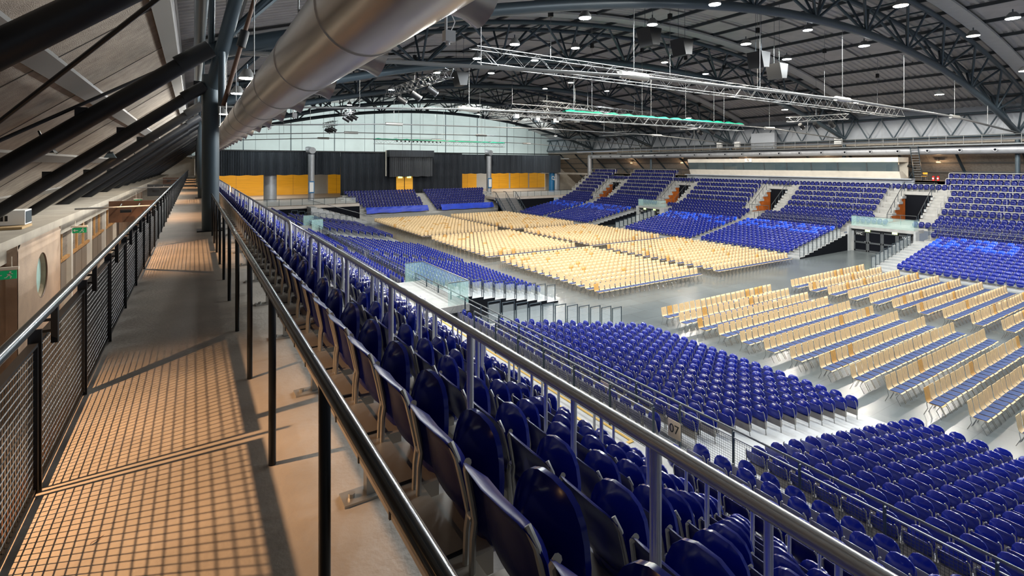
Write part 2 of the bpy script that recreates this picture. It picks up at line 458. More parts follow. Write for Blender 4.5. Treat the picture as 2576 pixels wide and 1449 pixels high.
# arched trusses
for i, ty in enumerate(TRUSS_Y):
    t = thing('roof_truss', 'arched three-chord steel tube truss, %s across the hall from the camera' % nth(i+1), 'truss', (33.5, ty, zb(33.5)), 0, 'arched roof trusses')
    n = 12 if i < 3 else 8
    pts = [(x, ty, z) for x, z in arc(.4, 66.6, 44, 0)]
    MB().tube(pts, .24, n).build('bottom_chord', 'steel', t, True)
    for s in (-1.15, 1.15):
        MB().tube([(x, ty+s, z) for x, z in arc(-.2, 67.2, 44, 2.5)], .17, n).build('top_chord', 'steel', t, True)
    for k in range(0, 12):
        xb = .4+6.018*k
        for s in (-1.15, 1.15):
            for dx in (-3.009, 0, 3.009):
                xt = xb+dx
                if -.3 < xt < 67.3: rod('brace_tube', (xb, ty, zb(xb)), (xt, ty+s, zb(xt)+2.5), .085 if dx else .075, 'steel', t, 8)
        for dx in (0, 3.009):
            xt = xb+dx
            if xt < 67: rod('cross_tube', (xt, ty-1.15, zb(xt)+2.5), (xt, ty+1.15, zb(xt)+2.5), .06, 'steel', t, 6)
    # tension ties below it
    t2 = thing('tension_tie', 'pale twin tension rods with sleeves hung under the %s arched truss' % nth(i+1), 'tie rod', (33.5, ty, E+3.95), 0, 'tension ties under the trusses')
    P = [(.5, E+3.0), (15.9, E+3.75), (33.5, E+3.95), (51.1, E+3.75), (66.5, E+3.0)]
    for s in (-.1, .1):
        for a, b in zip(P, P[1:]): rod('tie_bar', (a[0], ty+s, a[1]), (b[0], ty+s, b[1]), .05, 'alu', t2, 8)
    for x, z in P[1:4]:
        rod('sleeve', (x-.8, ty, z), (x+.8, ty, z), .15, 'frame_grey', t2, 10)
        rod('hanger', (x, ty, z), (x, ty, zb(x)), .014, 'alu', t2, 6)
    for x in (8.5, 25, 42, 58.5):
        z = np.interp(x, [p[0] for p in P], [p[1] for p in P]); rod('hanger', (x, ty, z), (x, ty, zb(x)), .014, 'alu', t2, 6)
# lengthwise lattice along both eaves
for far in (False, True):
    x = 66.75 if far else .12
    t = thing('eaves_lattice', 'long zigzag steel lattice under the roof edge above the %s walkway' % ('opposite' if far else 'near'), 'lattice girder', (x, 0, E+2.9))
    rod('bottom_chord', (x, -5, E+2.85), (x, 92, E+2.85), .11, 'steel', t, 10)
    rod('top_chord', (x, -5, E+5.15), (x, 92, E+5.15), .11, 'steel', t, 10)
    y = .35; k = 0
    while y < 90:
        rod('brace_tube', (x, y, E+2.85), (x, y+1.275, E+5.15), .07, 'steel', t, 8)
        rod('brace_tube', (x, y+1.275, E+5.15), (x, y+2.55, E+2.85), .07, 'steel', t, 8)
        y += 2.55
# ------------------------------------------------------------------ air ducts along both long sides
def duct(far):
    x, z, r = (W-1.33 if far else 1.33), E+1.43, .425
    side = 'opposite' if far else 'near'
    t = thing('air_duct', ('brushed steel round air duct running above the near seats, close overhead' if not far else 'grey round air duct with nozzles above the opposite stand'), 'air duct', (x, 0, z))
    y0, y1 = (-5, 90.5) if not far else (-5, 76.5)
    MB().tube([(x, y0, z), (x, y1, z)], r, 40 if not far else 24).build('duct_pipe', 'duct' if not far else 'duct_far', t, True)
    ring = None
    i = 0; y = 7.4-2.66*4
    while y < y1:
        if ring is None:
            mb = MB(); mb.tube([(0, -.018, 0), (0, .018, 0)], r+.012, 40); me = mb.mesh('duct_ring', 'duct' if not far else 'duct_far', True); ring = me
            mb = MB()
            if not far:
                mb.tube([(.30, 0, -.06), (.52, 0, -.10), (.66, 0, -.14)], [.20, .19, .215], 20)
            else:
                mb.tube([(-.30, 0, -.02), (-.50, 0, -.03)], [.15, .13], 14); mb.tube([(-.50, 0, -.03), (-.56, 0, -.03)], [.17, .17], 14)
                mb.tube([(-.562, 0, -.03), (-.565, 0, -.03)], [.11, .11], 12, 1)
            nz = mb.mesh('duct_nozzle', ['duct' if not far else 'duct_far', 'void'], True)
        for me, nm, yy in ((ring, 'joint_ring', y), (nz, 'nozzle', y+1.5)):
            if yy > y1-.3: continue
            o = bpy.data.objects.new(nm, me); COL.objects.link(o); o.parent = t; o.location = (0, yy, 0)
        y += 2.66; i += 1
    for y in [1.2+5.1*k for k in range(12)]:
        rod('hanger', (x-.3 if not far else x+.3, y, z+.3), (x-.3 if not far else x+.3, y, zb(x)+2.9), .012, 'alu', t, 6)
    if far:
        MB().tube([(x-.1, 76.3, z), (x-.1, 76.3, -3.0)], .40, 20).build('down_pipe', 'duct_far', t, True)
duct(False); duct(True)
for i, (x, y, z, s) in enumerate(((2.0, 4.3, 2.95, 1), (2.02, 12.9, 2.92, 1), (2.02, 17.6, 2.92, 1))):
    t = thing('sensor_box', 'small white sensor box hanging beside the near duct, %s from the camera' % nth(i+1), 'sensor box', (x, y, z))
    MB().box((x, y, z-.02), (.10, .08, .10)).build('housing', 'white', t)
    rod('bracket', (x-.03, y, z+.03), (x-.03, y, z+.18), .014, 'white', t, 8)
    MB().tube([(x+.02, y, z+.03), (x+.06, y, z+.12), (x+.01, y, z+.22)], .005, 6).build('cable', 'white', t, True)
    rod('lens', (x-.01, y, z-.07), (x-.01, y, z-.10), .022, 'white', t, 8)

# ------------------------------------------------------------------ walkway railings
def grid_panel(w, h, px, pz, r, m='wire', axis='y', name='mesh'):
    """woven wire panel in the y-z plane, corner at the origin"""
    mb = MB()
    for i in range(int(w/px)+1): mb.tube([(0, i*px, 0), (0, i*px, h)], r, 4, 0, False)
    for k in range(int(h/pz)+1): mb.tube([(r, 0, k*pz), (r, w, k*pz)], r*1.15, 4, 0, False)
    return mb.mesh(name, m)
def put(name, me, parent, loc):
    o = bpy.data.objects.new(name, me); COL.objects.link(o)
    if parent is not None: o.parent = parent; loc = Vector(loc)-parent_loc(parent)
    o.location = loc; return o
X0 = -.715
t = thing('mesh_railing', 'dark steel railing with wire mesh panels along the outer edge of the walkway', 'railing', (X0, 0, 0))
MB().tube([(X0+.05, -3.5, .97), (X0+.05, 92.5, .97)], .027, 14).build('handrail', 'blue_rail', t, True)
pan = grid_panel(1.29, .76, .040, .040, .0028, name='rail_mesh'); panf = grid_panel(1.29, .76, .12, .06, .006, name='rail_mesh_far')
mbp = MB(); mbp.b2((-.028, -.008, 0), (.028, .008, .87)); post = mbp.mesh('rail_post', 'black_metal')
mbf = MB(); mbf.b2((-.02, 0, .79), (.02, 1.30, .806)); mbf.b2((-.012, 0, .03), (.012, 1.30, .042)); mbf.b2((-.02, 0, .03), (.02, .012, .806)); mbf.b2((-.02, 1.288, .03), (.02, 1.30, .806)); fr = mbf.mesh('panel_frame', 'black_metal')
mbb = MB(); mbb.b2((-.012, -.02, -.22), (.018, .02, -.02)); mbb.b2((-.07, -.006, -.16), (0, .006, -.145)); mbb.b2((-.07, -.006, -.10), (0, .006, -.085)); br = mbb.mesh('rail_bracket', 'black_metal')
MB().b2((X0-.075, -3.5, -.05), (X0-.02, 92.5, .035)).build('kerb_strip', 'brown', t)
for i in range(-4, 65):
    y = 3.64+1.364*i
    put('post', post, t, (X0, y, 0))
    put('bracket', br, t, (X0+.05, y+.16, .97))
    f_ = put('mesh_panel', pan if i < 14 else panf, t, (X0, y+.038, .035))
    put('panel_frame', fr, t, (X0, y+.032, 0))
t = thing('guard_rail', 'low black tubular guard rail on thin posts between walkway and last seat row', 'guard rail', (.389, 0, 0))
MB().tube([(.389, -2.2, .99), (.389, 14.95, .99)], .023, 16).build('top_rail', 'dark_rail', t, True)
for i in range(-2, 10): rod('post', (.389, 1.86+1.4*i, 0), (.389, 1.86+1.4*i, .98), .0205, 'black_metal', t, 14)

# silver rails in front of the upper rows
GAPS_NEAR = [(7.0, 8.35), (21.0, 24.0), (37, 38.2), (51, 53.5), (66, 67.2)]
def runs(gaps, y0=-4, y1=75):
    out = []; y = y0
    for a, b in gaps: out.append((y, a)); y = b
    out.append((y, y1)); return out
def row_rail(k, a, b, far, label, group, step=1.3, r=.024, m='silver', y_first=None):
    x = row_x(k)+.42; z = row_z(k)+.85; zf = row_z(k+1)
    S = (lambda v: W-v) if far else (lambda v: v)
    t = thing('row_handrail', label, 'handrail', (S(x), (a+b)/2, zf), 0, group)
    h = .16
    if far: pts = [(S(x), a+.1, zf+.1), (S(x), a+.1, z-h), (S(x), a+.13, z-.04), (S(x), a+.26, z), (S(x), b-.26, z), (S(x), b-.13, z-.04), (S(x), b-.1, z-h), (S(x), b-.1, zf+.1)]
    else: pts = [(x+.1, a+.12, zf), (x+.1, a+.12, zf+.16), (x+.05, a+.12, zf+.26), (x, a+.12, zf+.36), (x, a+.12, z-.14), (x, a+.16, z-.04), (x, a+.26, z), (x, b-.26, z), (x, b-.15, z-.04), (x, b-.12, z-.14), (x, b-.12, zf)]
    MB().tube(pts, r, 12 if not far else 6).build('rail_tube', m, t, True)
    n = max(1, int((b-a)/step)); ys = [a+(b-a)*i/n for i in range(1, n)]
    if y_first is not None:
        ys = []; y = y_first
        while y > a+.4: y -= step
        while y < b-.3:
            if y > a+.4: ys.append(y)
            y += step
    me = None
    for y in ys:
        if me is None:
            p = [(0, 0, z-zf), (0, 0, .36), (.05, 0, .26), (.1, 0, .16), (.1, 0, 0)] if not far else [(0, 0, z-zf), (0, 0, 0)]
            me = MB().tube(p, .019 if not far else .018, 10 if not far else 5).mesh('rail_post', m, True)
        put('post', me, t, (S(x), y, zf))
for k in range(1, 8):
    for i, (a, b) in enumerate(runs(GAPS_NEAR)):
        if i > 2 and k > 3: continue
        row_rail(k, a, b, False, 'silver tube rail before the %s seat row under the walkway, %s section away' % (nth(k), nth(i+1)), 'silver row rails on the near stand', 1.3, y_first=1.15+.1*(k-1))
GAPS_FAR = [(o-2.4, o+2.4) for o in OPEN_Y if o > 12]
for k in range(1, 8):
    g = [(20.7, 55.2), (64.8, 69.2)] if k < 3 else GAPS_FAR
    for i, (a, b) in enumerate(runs(g, 8.4 if k > 0 else 0, 76)):
        if b-a < 2: continue
        row_rail(k, a, b, True, 'thin rail before the %s row from the top opposite, %s section from the right' % (nth(k), nth(i+1)), 'silver row rails on the opposite stand', 2.1, .036, 'seat_frame_light')

# mesh fences between the upper and lower seats
fence_pan = grid_panel(1.40, .86, .055, .055, .0032, 'wire_light', name='fence_mesh'); fence_far = grid_panel(1.40, .86, .2, .1, .009, 'wire_light', name='fence_mesh_far')
def fence(x, ztop, y0, y1, label, low=1.05, far=False, light=False):
    S = W-x if far else x
    t = thing('mesh_fence', label, 'fence', (S, y0, ztop-1.15))
    MB().tube([(S, y0, ztop), (S, y1, ztop)], .023, 10).build('top_rail', 'grey_rail', t, True)
    mb = MB(); mb.b2((S-.012, y0, ztop-.19), (S+.012, y1, ztop-.165)); mb.b2((S-.012, y0, ztop-low-.02), (S+.012, y1, ztop-low)); mb.build('mesh_frame', 'frame_line', t)
    mbp = MB(); mbp.b2((-.03, -.012, 0), (.03, .012, 1.10)); mbp.b2((-.012, .015, .84), (.012, .03, 1.15)); pm = mbp.mesh('fence_post', 'steel')
    y = y0; i = 0
    while y < y1-.2:
        put('post', pm, t, (S, y, ztop-1.15))
        if y+1.40 <= y1+.1: put('mesh_panel', fence_pan if y < 22 and not far else fence_far, t, (S, y+.02, ztop-low))
        y += 1.44; i += 1
    put('post', pm, t, (S, y1, ztop-1.15))
fence(10.0, E-5.79, -3.2, 60, 'long dark grey fence with wire mesh between upper and lower near seats')
fence(8.95, E-5.53, 8.2, 17.0, 'short mesh fence with angled rail end above the cross gangway of the near stand')
fence(10.0, E-5.75, 8.6, 19.3, 'thin dark rail fence below the upper rows of the opposite stand, camera end', .5, True)
fence(10.0, E-5.75, 27.2, 36.4, 'thin dark rail fence on the opposite stand between its two lower doorways, near half', .5, True)
def text_mesh(name, body, size, m, parent):
    cu = bpy.data.curves.new(name, 'FONT'); cu.body = body; cu.size = size; cu.align_x = 'CENTER'; cu.align_y = 'CENTER'; cu.extrude = .002
    tmp = bpy.data.objects.new(name+'_curve', cu); me = bpy.data.meshes.new_from_object(tmp); me.materials.clear(); me.materials.append(M[m])
    bpy.data.objects.remove(tmp); bpy.data.curves.remove(cu)
    o = bpy.data.objects.new(name, me); COL.objects.link(o); o.parent = parent; return o
def sign(x, y, z, txt, label):
    t = thing('section_sign', label, 'sign', (x, y, z))
    MB().box((x, y, z), (.012, .38, .43)).build('plate', 'sign_tan', t)
    if txt:
        o = text_mesh('number', txt, .30, 'black', t)
        o.matrix_local = Matrix(((0, 0, -1, -.009), (-1, 0, 0, 0), (0, 1, 0, 0), (0, 0, 0, 1)))
sign(9.94, 8.44, -4.72, '07', 'tan number plate reading 07 on the mesh fence')
sign(9.94, 10.9, -4.68, '0', 'tan number plate with a zero, partly behind a fence post')
sign(9.94, 29.6, -4.75, '', 'small tan number plate far along the near mesh fence')

# glass step railings at the sides of the lower blocks
def step_rails(far, y, j0, j1, label, group):
    S = (lambda v: W-v) if far else (lambda v: v)
    me = None
    for j in range(j0, j1):
        x = tele_x(j)-.2; z = tele_z(j)
        if me is None:
            mp = MB(); mp.b2((-.02, -.012, 0), (.02, .012, 1.02)); pm = mp.mesh('step_post', 'steel')
            mt = MB(); mt.b2((-.02, -.018, 1.0), (.66, .018, 1.035)); tm = mt.mesh('step_rail', 'steel')
            mg = MB(); mg.b2((.03, -.004, .10), (.60, .004, .90)); me = mg.mesh('step_pane', 'glass_grey')
        t = thing('step_railing', label % nth(j+1), 'railing', (S(x), y, z), PI if far else 0, group)
        for nm, m_, lx in (('post', pm, 0), ('post', pm, .64), ('top_bar', tm, 0), ('glass_pane', me, 0)):
            o = bpy.data.objects.new(nm, m_); COL.objects.link(o); o.parent = t; o.location = (lx, 0, 0)
step_rails(False, 20.0, 0, 11, 'glass step railing beside the near doorway on its camera side, %s from the floor', 'glass step rails, camera side of the near doorway')
step_rails(False, 25.9, 0, 9, 'glass step railing at the far side of the near doorway, %s from the floor', 'glass step rails, far side of the near doorway')
step_rails(True, 20.0, 0, 10, 'dark step railing right of the lower doors on the opposite stand, %s from the floor', 'step rails right of the opposite doorway')
step_rails(True, 25.9, 0, 10, 'dark step railing left of the lower doors on the opposite stand, %s from the floor', 'step rails left of the opposite doorway')
step_rails(True, 50.2, 0, 10, 'dark step railing right of the farther lower doorway opposite, %s from the floor', 'step rails right of the farther doorway')

# glass parapets over the lower doorways
def parapet(far, y0, y1, label):
    S = (lambda v: W-v) if far else (lambda v: v)
    t = thing('glass_parapet', label, 'glass parapet', (S(10.4), (y0+y1)/2, -4.45))
    z0, z1 = -4.45, -3.45
    for nm, a, b in (('glass_front', (S(10.39), y0, z0), (S(10.405), y1, z1)), ('glass_side', (S(9.4), y0, z0), (S(10.39), y0+.014, z1)), ('glass_side', (S(9.4), y1-.014, z0), (S(10.39), y1, z1))):
        MB().b2(a, b).build(nm, 'glass', t)
    mb = MB(); mb.b2((S(10.37), y0, z1), (S(10.42), y1, z1+.03)); mb.b2((S(9.4), y0-.01, z1), (S(10.39), y0+.03, z1+.03)); mb.b2((S(9.4), y1-.03, z1), (S(10.39), y1+.01, z1+.03)); mb.build('cap_rail', 'grey_rail', t)
parapet(False, 20.3, 25.6, 'green tinted glass parapet box above the near doorway')
parapet(True, 20.3, 25.6, 'green tinted glass parapet above the washroom doors opposite')
parapet(True, 50.4, 54.8, 'green tinted glass parapet above the farther lower doorway opposite')
parapet(False, 50.4, 54.8, 'small green glass parapet box above the farther near doorway')
# ------------------------------------------------------------------ stadium seats
def back_pos(zs, belly=1.0):
    def pos(u, v, q):
        x = -.01-.07*(v/.2)*.5+.045*(abs(u)/.225)**2.2-(.035*belly if v < 0 else 0)*(abs(v)/.2)**1.5
        if v < 0: x += .10*(abs(v)/.2)**3
        x -= .058*max(0, (q-.72)/.28)**2*(1 if v > -.12 else .25)
        return (x, u, zs+v)
    return pos
def sup(a, e): c, s_ = math.cos(a), math.sin(a); return math.copysign(abs(c)**(2/e), c), math.copysign(abs(s_)**(2/e), s_)
def back_out(a):
    top = math.sin(a) >= 0
    c, s_ = sup(a, 4.0 if top else 2.5)
    v = s_*(.20 if top else .265); u = c*.243*(1-.03*max(0, s_))
    return u, v
def pan_pos(u, v, q, zc=.455): return (.14-.045*(1-q*q)+.02*(v/.25)+.05*(abs(v)/.25)**3*(1 if v < 0 else .2), u, zc+v)
def pan_pos_high(u, v, q): return pan_pos(u, v, q, .555)
def pan_out(a):
    c, s_ = sup(a, 2.7); return c*.205, s_*.255
def leg_pts(s, zf): return [(-.02 if zf > .1 else .03, .225*s, zf), (-.015, .226*s, .44), (-.006, .226*s, .50), (-.026, .222*s, .60), (-.048, .214*s, .70), (-.058, .18*s, .745)]
def seat_parts(n=24, rings=4, zf=.2, backmat='navy', panmat='navy'):
    low = backmat in ('blue', 'sheen_back')
    a = MB().pillow(back_pos(.535 if low else .565), back_out, rings, .022, 0, 0, n).mesh('seat_backrest', backmat, True)
    b = MB().pillow(pan_pos_high if low else pan_pos, pan_out, rings, .05, 0, 0, n).mesh('seat_pan', panmat, True)
    legs = [MB().tube(leg_pts(s, zf), .0125, 8).mesh('seat_leg', 'frame_grey', True) for s in (-1, 1)]
    bolts = [MB().tube([(-.005, .236*s, .50), (-.005, .252*s, .50)], .016, 10).mesh('seat_bolt', 'silver', True) for s in (-1, 1)]
    c = MB(); c.box((.05, 0, .26), (.12, .40, .09)); cm = c.mesh('seat_bracket', 'beam_grey')
    return a, b, legs, bolts, cm
PROTO = {}
def proto_seat(variant):
    if variant in PROTO: return PROTO[variant]
    zf, bm, pm, lod = {'first': (.30, 'navy_back', 'navy', 24), 'upper': (0, 'navy_back', 'blue', 18), 'grey': (0, 'sheen_back', 'blue', 14), 'tele': (0, 'blue', 'blue', 14), 'bright': (0, 'blue', 'bright', 14)}[variant]
    PROTO[variant] = seat_parts(lod, 4 if lod > 20 else 3, zf, bm, pm); return PROTO[variant]
def one_seat(variant, loc, rotz, label, group, zs):
    a, b, legs, bolts, cm = proto_seat(variant)
    t = thing('stadium_chair', label, 'stadium seat', loc, rotz, group); t.scale = (1, 1, zs)
    def ch(nm, me, par):
        o = bpy.data.objects.new(nm, me); COL.objects.link(o); o.parent = par; return o
    bk = ch('backrest', a, t); ch('seat_pan', b, t)
    for l_ in legs: ch('leg', l_, t)
    if variant in ('first', 'upper'):
        for l_ in bolts: ch('bolt', l_, bk)
        ch('under_bracket', cm, t)
    return t
def lod_template(n=10, rings=2, mats=(0, 1, 2), legs=True, mid=False, low=False):
    """low template for the massed seats: back mat, pan mat, frame mat"""
    mb = MB()
    mb.pillow(back_pos(.535 if low else .565), back_out, rings, .022, mats[0], mats[0], n)
    mb.pillow(pan_pos_high if low else pan_pos, pan_out, rings, .05, mats[1], mats[1], n)
    for s in (-1, 1):
        p = leg_pts(s, 0); mb.tube([p[0], p[1], p[3], p[5]], .014, 4, mats[2], False)
    if mid: mb.b2((.165, -.19, .44), (.175, .19, .455), mats[2]); mb.b2((-.02, -.24, .20), (.10, .24, .24), mats[2])
    return mb

SEATS = []   # (x, y, z, rot, section, row, variant, zscale)
def in_gap(y, gaps, pad=.2): return any(a-pad < y < b+pad for a, b in gaps)
rs = random.Random(11)
for far in (False, True):
    S = (lambda v: W-v) if far else (lambda v: v)
    rot = PI if far else 0
    sec = 'F' if far else 'N'
    for k in range(1, 13):
        if far:
            gaps = {1: [(20.8, 55.2), (64.9, 69.1)], 2: [(20.8, 55.2), (64.9, 69.1)], 3: []}.get(k, GAPS_FAR if k <= 8 else None)
            if k == 9: gaps = [(o-2.3, o+2.3) for o in OPEN_Y if o > 12]
            if k >= 10: gaps = [(o-.8, o+.8) for o in OPEN_Y if o > 12]
            y0 = 5
        else:
            gaps = [] if k == 1 else GAPS_NEAR
            if k == 9: gaps = [(6.5, 80)]
            if k in (10, 11): gaps = [(7.2, 19.4), (21, 24), (37, 38.2), (51, 53.5), (66, 67.2)]
            y0 = -1.2
        if k > 10: gaps = gaps+[(19.6, 26.4), (49.9, 55.3)]
        y = y0+.06
        while y < 75.5:
            if not in_gap(y, gaps) and (far or k < 3 or y < 40 or k > 9):
                SEATS.append((S(row_x(k)), y, row_z(k), rot, sec, k, 'first' if (k == 1 and not far) else ('grey' if k in (11, 12) else 'upper'), 1.0))
            y += .5
    for bi, (a, b) in enumerate(BLOCKS):
        if far and bi == 0: a = 4
        elif bi == 0: a = 1.0
        if not far and bi == 5: b = 73
        for j in range(NT):
            y = a+.28
            n = 0
            while y < b-.2:
                v = 'tele'
                if far and j >= 8 and rs.random() < .42: v = 'bright'
                if not far and rs.random() < .006: v = 'bright'
                SEATS.append((S(tele_x(j)), y, tele_z(j), rot, sec+'t%d' % bi, j, v, .88))
                y += .5
# end stand
END_ROWS = 8
def end_row(i): return 78.3+.8*i, E-7.0+.38*i-.74
for i in range(END_ROWS):
    yy, z = end_row(i)
    xl, xr = 23.3-.36*i, 43.7+.36*i
    for a, b in ((xl, 32.7), (34.3, xr)):
        x = a
        while x < b-.3:
            SEATS.append((x, yy, z, -PI/2, 'E', i, 'upper', 1.0)); x += .5
SEL_SEATS = set()
for a_, b_ in [(4, 24), (159, 171), (289, 301), (303, 303), (357, 365), (367, 369), (426, 432), (434, 436), (495, 501), (503, 503), (505, 505), (563, 567), (569, 569), (571, 572), (632, 633), (639, 640), (700, 705), (823, 830), (918, 936), (938, 941), (1032, 1036), (1043, 1048), (1055, 1060), (1067, 1072), (1078, 1084), (1090, 1096), (1101, 1108), (1113, 1120), (1125, 1132), (1136, 1144), (1148, 1156), (1160, 1170), (1189, 1192), (1209, 1212), (1229, 1234), (1249, 1254), (1269, 1274), (1289, 1296), (1309, 1317), (1329, 1339), (1349, 1359), (1369, 1375), (1389, 1395), (1397, 1398), (1401, 1401)]: SEL_SEATS.update(range(a_, b_+1))
GROUPN = {}
rowcount = {}
def seat_label(s, i):
    sec, row = s[4], s[5]
    if sec == 'N':
        if row >= 10: return 'blue seat with painted back sheen, %s from camera in the %s row under the walkway' % (nth(i), nth(row)), 'tip-up seats in the %s row of the near stand' % nth(row)
        return 'dark blue tip-up seat, %s from camera in the %s row under the walkway' % (nth(i), nth(row)), 'tip-up seats in the %s row of the near stand' % nth(row)
    blk = {'Nt0': 'nearest lower block', 'Nt1': 'second lower block', 'Nt2': 'third lower block'}[sec]
    w = 'bright blue' if s[6] == 'bright' else 'blue'
    return '%s tip-up seat, %s from camera, %s row from the floor, %s' % (w, nth(i), nth(row+1), blk), 'tip-up seats in the %s' % blk
mass = {}
for idx, s in enumerate(SEATS):
    if idx in SEL_SEATS:
        key = (s[4], s[5]); rowcount[key] = rowcount.get(key, 0)+1
        lb, gr = seat_label(s, rowcount[key])
        one_seat(s[6], s[:3], s[3], lb, gr, s[7])
    else: mass.setdefault((s[6], s[4][0] if s[4][0] != 'N' else ('N1' if s[1] < 24 else 'N2')), []).append(s)
def mass_mesh(name, groups, mats):
    """groups: list of (template MB, [seat tuples]) baked into one mesh"""
    V, L, ST, MI = [], [], [], []; vo = 0; lo = 0
    for tm, ss in groups:
        tv = np.array(tm.v, dtype=np.float32); n = len(tv)
        sizes = np.array([len(f) for f in tm.f]); flat = np.array([i for f in tm.f for i in f], dtype=np.int32); mi = np.array(tm.m, dtype=np.int32)
        for s in ss:
            c, sn = math.cos(s[3]), math.sin(s[3]); zsc = s[7] if len(s) > 7 else 1
            v = np.empty_like(tv); v[:, 0] = tv[:, 0]*c-tv[:, 1]*sn+s[0]; v[:, 1] = tv[:, 0]*sn+tv[:, 1]*c+s[1]; v[:, 2] = tv[:, 2]*zsc+s[2]
            V.append(v); L.append(flat+vo); vo += n
            ST.append(np.concatenate(([0], np.cumsum(sizes)[:-1]))+lo); lo += len(flat); MI.append(mi)
    V = np.concatenate(V); L = np.concatenate(L); ST = np.concatenate(ST); MI = np.concatenate(MI)
    me = bpy.data.meshes.new(name); me.vertices.add(len(V)); me.loops.add(len(L)); me.polygons.add(len(ST))
    me.vertices.foreach_set('co', V.ravel()); me.loops.foreach_set('vertex_index', L); me.polygons.foreach_set('loop_start', ST.astype(np.int32))
    for m_ in mats: me.materials.append(M[m_])
    me.polygons.foreach_set('material_index', MI); me.polygons.foreach_set('use_smooth', np.ones(len(ST), dtype=bool))
    me.update(calc_edges=True); me.validate()
    o = bpy.data.objects.new(name, me); COL.objects.link(o); return o
SM = ['navy_back', 'blue', 'seat_frame_light', 'bright', 'sheen_back', 'frame_grey', 'blue_far']
groups = []
for (var, sec), ss in mass.items():
    mm = {'first': (0, 0, 5), 'upper': (0, 1, 5), 'grey': (4, 1, 5), 'tele': (1, 1, 2), 'bright': (3, 3, 2)}[var]
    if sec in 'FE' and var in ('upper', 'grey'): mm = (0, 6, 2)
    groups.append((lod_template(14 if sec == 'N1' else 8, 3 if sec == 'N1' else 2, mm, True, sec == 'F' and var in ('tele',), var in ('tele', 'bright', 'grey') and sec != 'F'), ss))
tag(mass_mesh('massed_stadium_chairs', groups, SM), 'thousands of blue tip-up seats filling the far blocks and the opposite stand', 'stadium seats', None, 'stuff')
# beam carrying the last row
t = thing('seat_beam', 'long grey steel box beam on short feet carrying the seat row beside the walkway', 'beam', (.80, 0, 0))
MB().b2((.735, -1.5, .19), (.865, 75.6, .32)).build('beam_tube', 'beam_grey', t)
mb = MB(); mb.b2((.729, -.007, .185), (.871, .007, .327)); cm = mb.mesh('joint_band', 'black_metal')
mb = MB(); mb.b2((-.03, -.03, .01), (.03, .03, .2)); mb.b2((-.15, -.06, 0), (.05, .06, .014)); mb.tube([(-.10, 0, .012), (-.10, 0, .035)], .018, 8); fm = mb.mesh('beam_foot', 'frame_grey')
mb = MB(); mb.b2((-.012, -.2, .315), (.012, .2, .335)); 
for i in range(60): put('joint_band', cm, t, (.0+0, -1.0+.5*i+.19, 0)) if i < 40 else None
for i in range(40): put('foot', fm, t, (.80, -.2+1.45*i, 0))
for bi, (a, b) in enumerate(BLOCKS[:3]):
    nm = ['nearest', 'second', 'third'][bi]
    for j in range(NT):
        x, z = tele_x(j)+.03, tele_z(j)
        t = thing('row_beam', 'tan steel beam under the seats, %s row from the floor, %s lower block' % (nth(j+1), nm), 'beam', (x, (a+b)/2, z), 0, 'seat beams of the lower blocks')
        MB().b2((x-.03, a+.05, z+.16), (x+.03, b-.05, z+.34)).build('beam_board', 'beam_tan', t)
        y = a+.6
        while y < b: MB().b2((x-.03, y-.03, z), (x+.03, y+.03, z+.16)).build('beam_leg', 'frame_grey', t); y += 1.5
# ------------------------------------------------------------------ wooden chairs on the floor
def chair_prof():
    """side profile of the bent plywood shell (y forward is -y), points (y, z)"""
    return [(.06, .92), (.035, .80), (.015, .66), (.0, .55), (-.012, .50), (-.045, .465), (-.10, .452), (-.22, .445), (-.36, .455), (-.43, .452), (-.47, .435)]
CW = .215
def chair_shell(mb, mi, nx=4, th=.014):
    P = chair_prof(); n = len(P)
    wd = [.20, .21, .21, .205, .20, .20, .205, .212, .215, .21, .19]
    def rowpt(i, off):
        a = P[max(i-1, 0)]; b = P[min(i+1, n-1)]; dy, dz = b[0]-a[0], b[1]-a[1]; l = math.hypot(dy, dz)
        return P[i][0]+dz/l*off, P[i][1]-dy/l*off
    front, back = [], []
    for i in range(n):
        for off, lst in ((th/2, front), (-th/2, back)):
            y, z = rowpt(i, off)
            for k in range(nx+1):
                w_ = wd[i]*.94; x = -w_+2*w_*k/nx; lst.append((x, y, z))
    N = len(front); vs = front+back; fs = []; w = nx+1
    for i in range(n-1):
        for k in range(nx):
            a = i*w+k; fs.append((a, a+1, a+w+1, a+w)); fs.append((N+a, N+a+w, N+a+w+1, N+a+1))
        fs.append((i*w, i*w+w, N+i*w+w, N+i*w)); a = i*w+nx; fs.append((a, N+a, N+a+w, a+w))
    for k in range(nx):
        fs.append((k, N+k, N+k+1, k+1)); a = (n-1)*w+k; fs.append((a, a+1, N+a+1, N+a))
    mb.add(vs, fs, mi)
def chair_leg(mb, x, rear, mi, n=6):
    if rear: pts = [(x*.8, -.06, .452), (x, -.02, .44), (x, -.06, .25), (x*1.02, .05, 0)]
    else: pts = [(x*.8, -.36, .445), (x, -.40, .43), (x, -.30, .25), (x*1.02, -.44, 0)]
    mb.tube(pts, .010, n, mi)
def chair_pad(mb, mi):
    mb.prism([(-.09, .462), (-.10, .482), (-.40, .482), (-.43, .470), (-.43, .458), (-.22, .455)], 'x', -.19, .19, mi)
CH = []      # x, y, block, row, column, tint
NEAR_Y = [19.23-1.18*i for i in range(13)]
G1 = [25.35+.92*i for i in range(14)]; G2 = [40.0+.93*i for i in range(14)]; G3 = [55.3+.93*i for i in range(20)]
rs = random.Random(5)
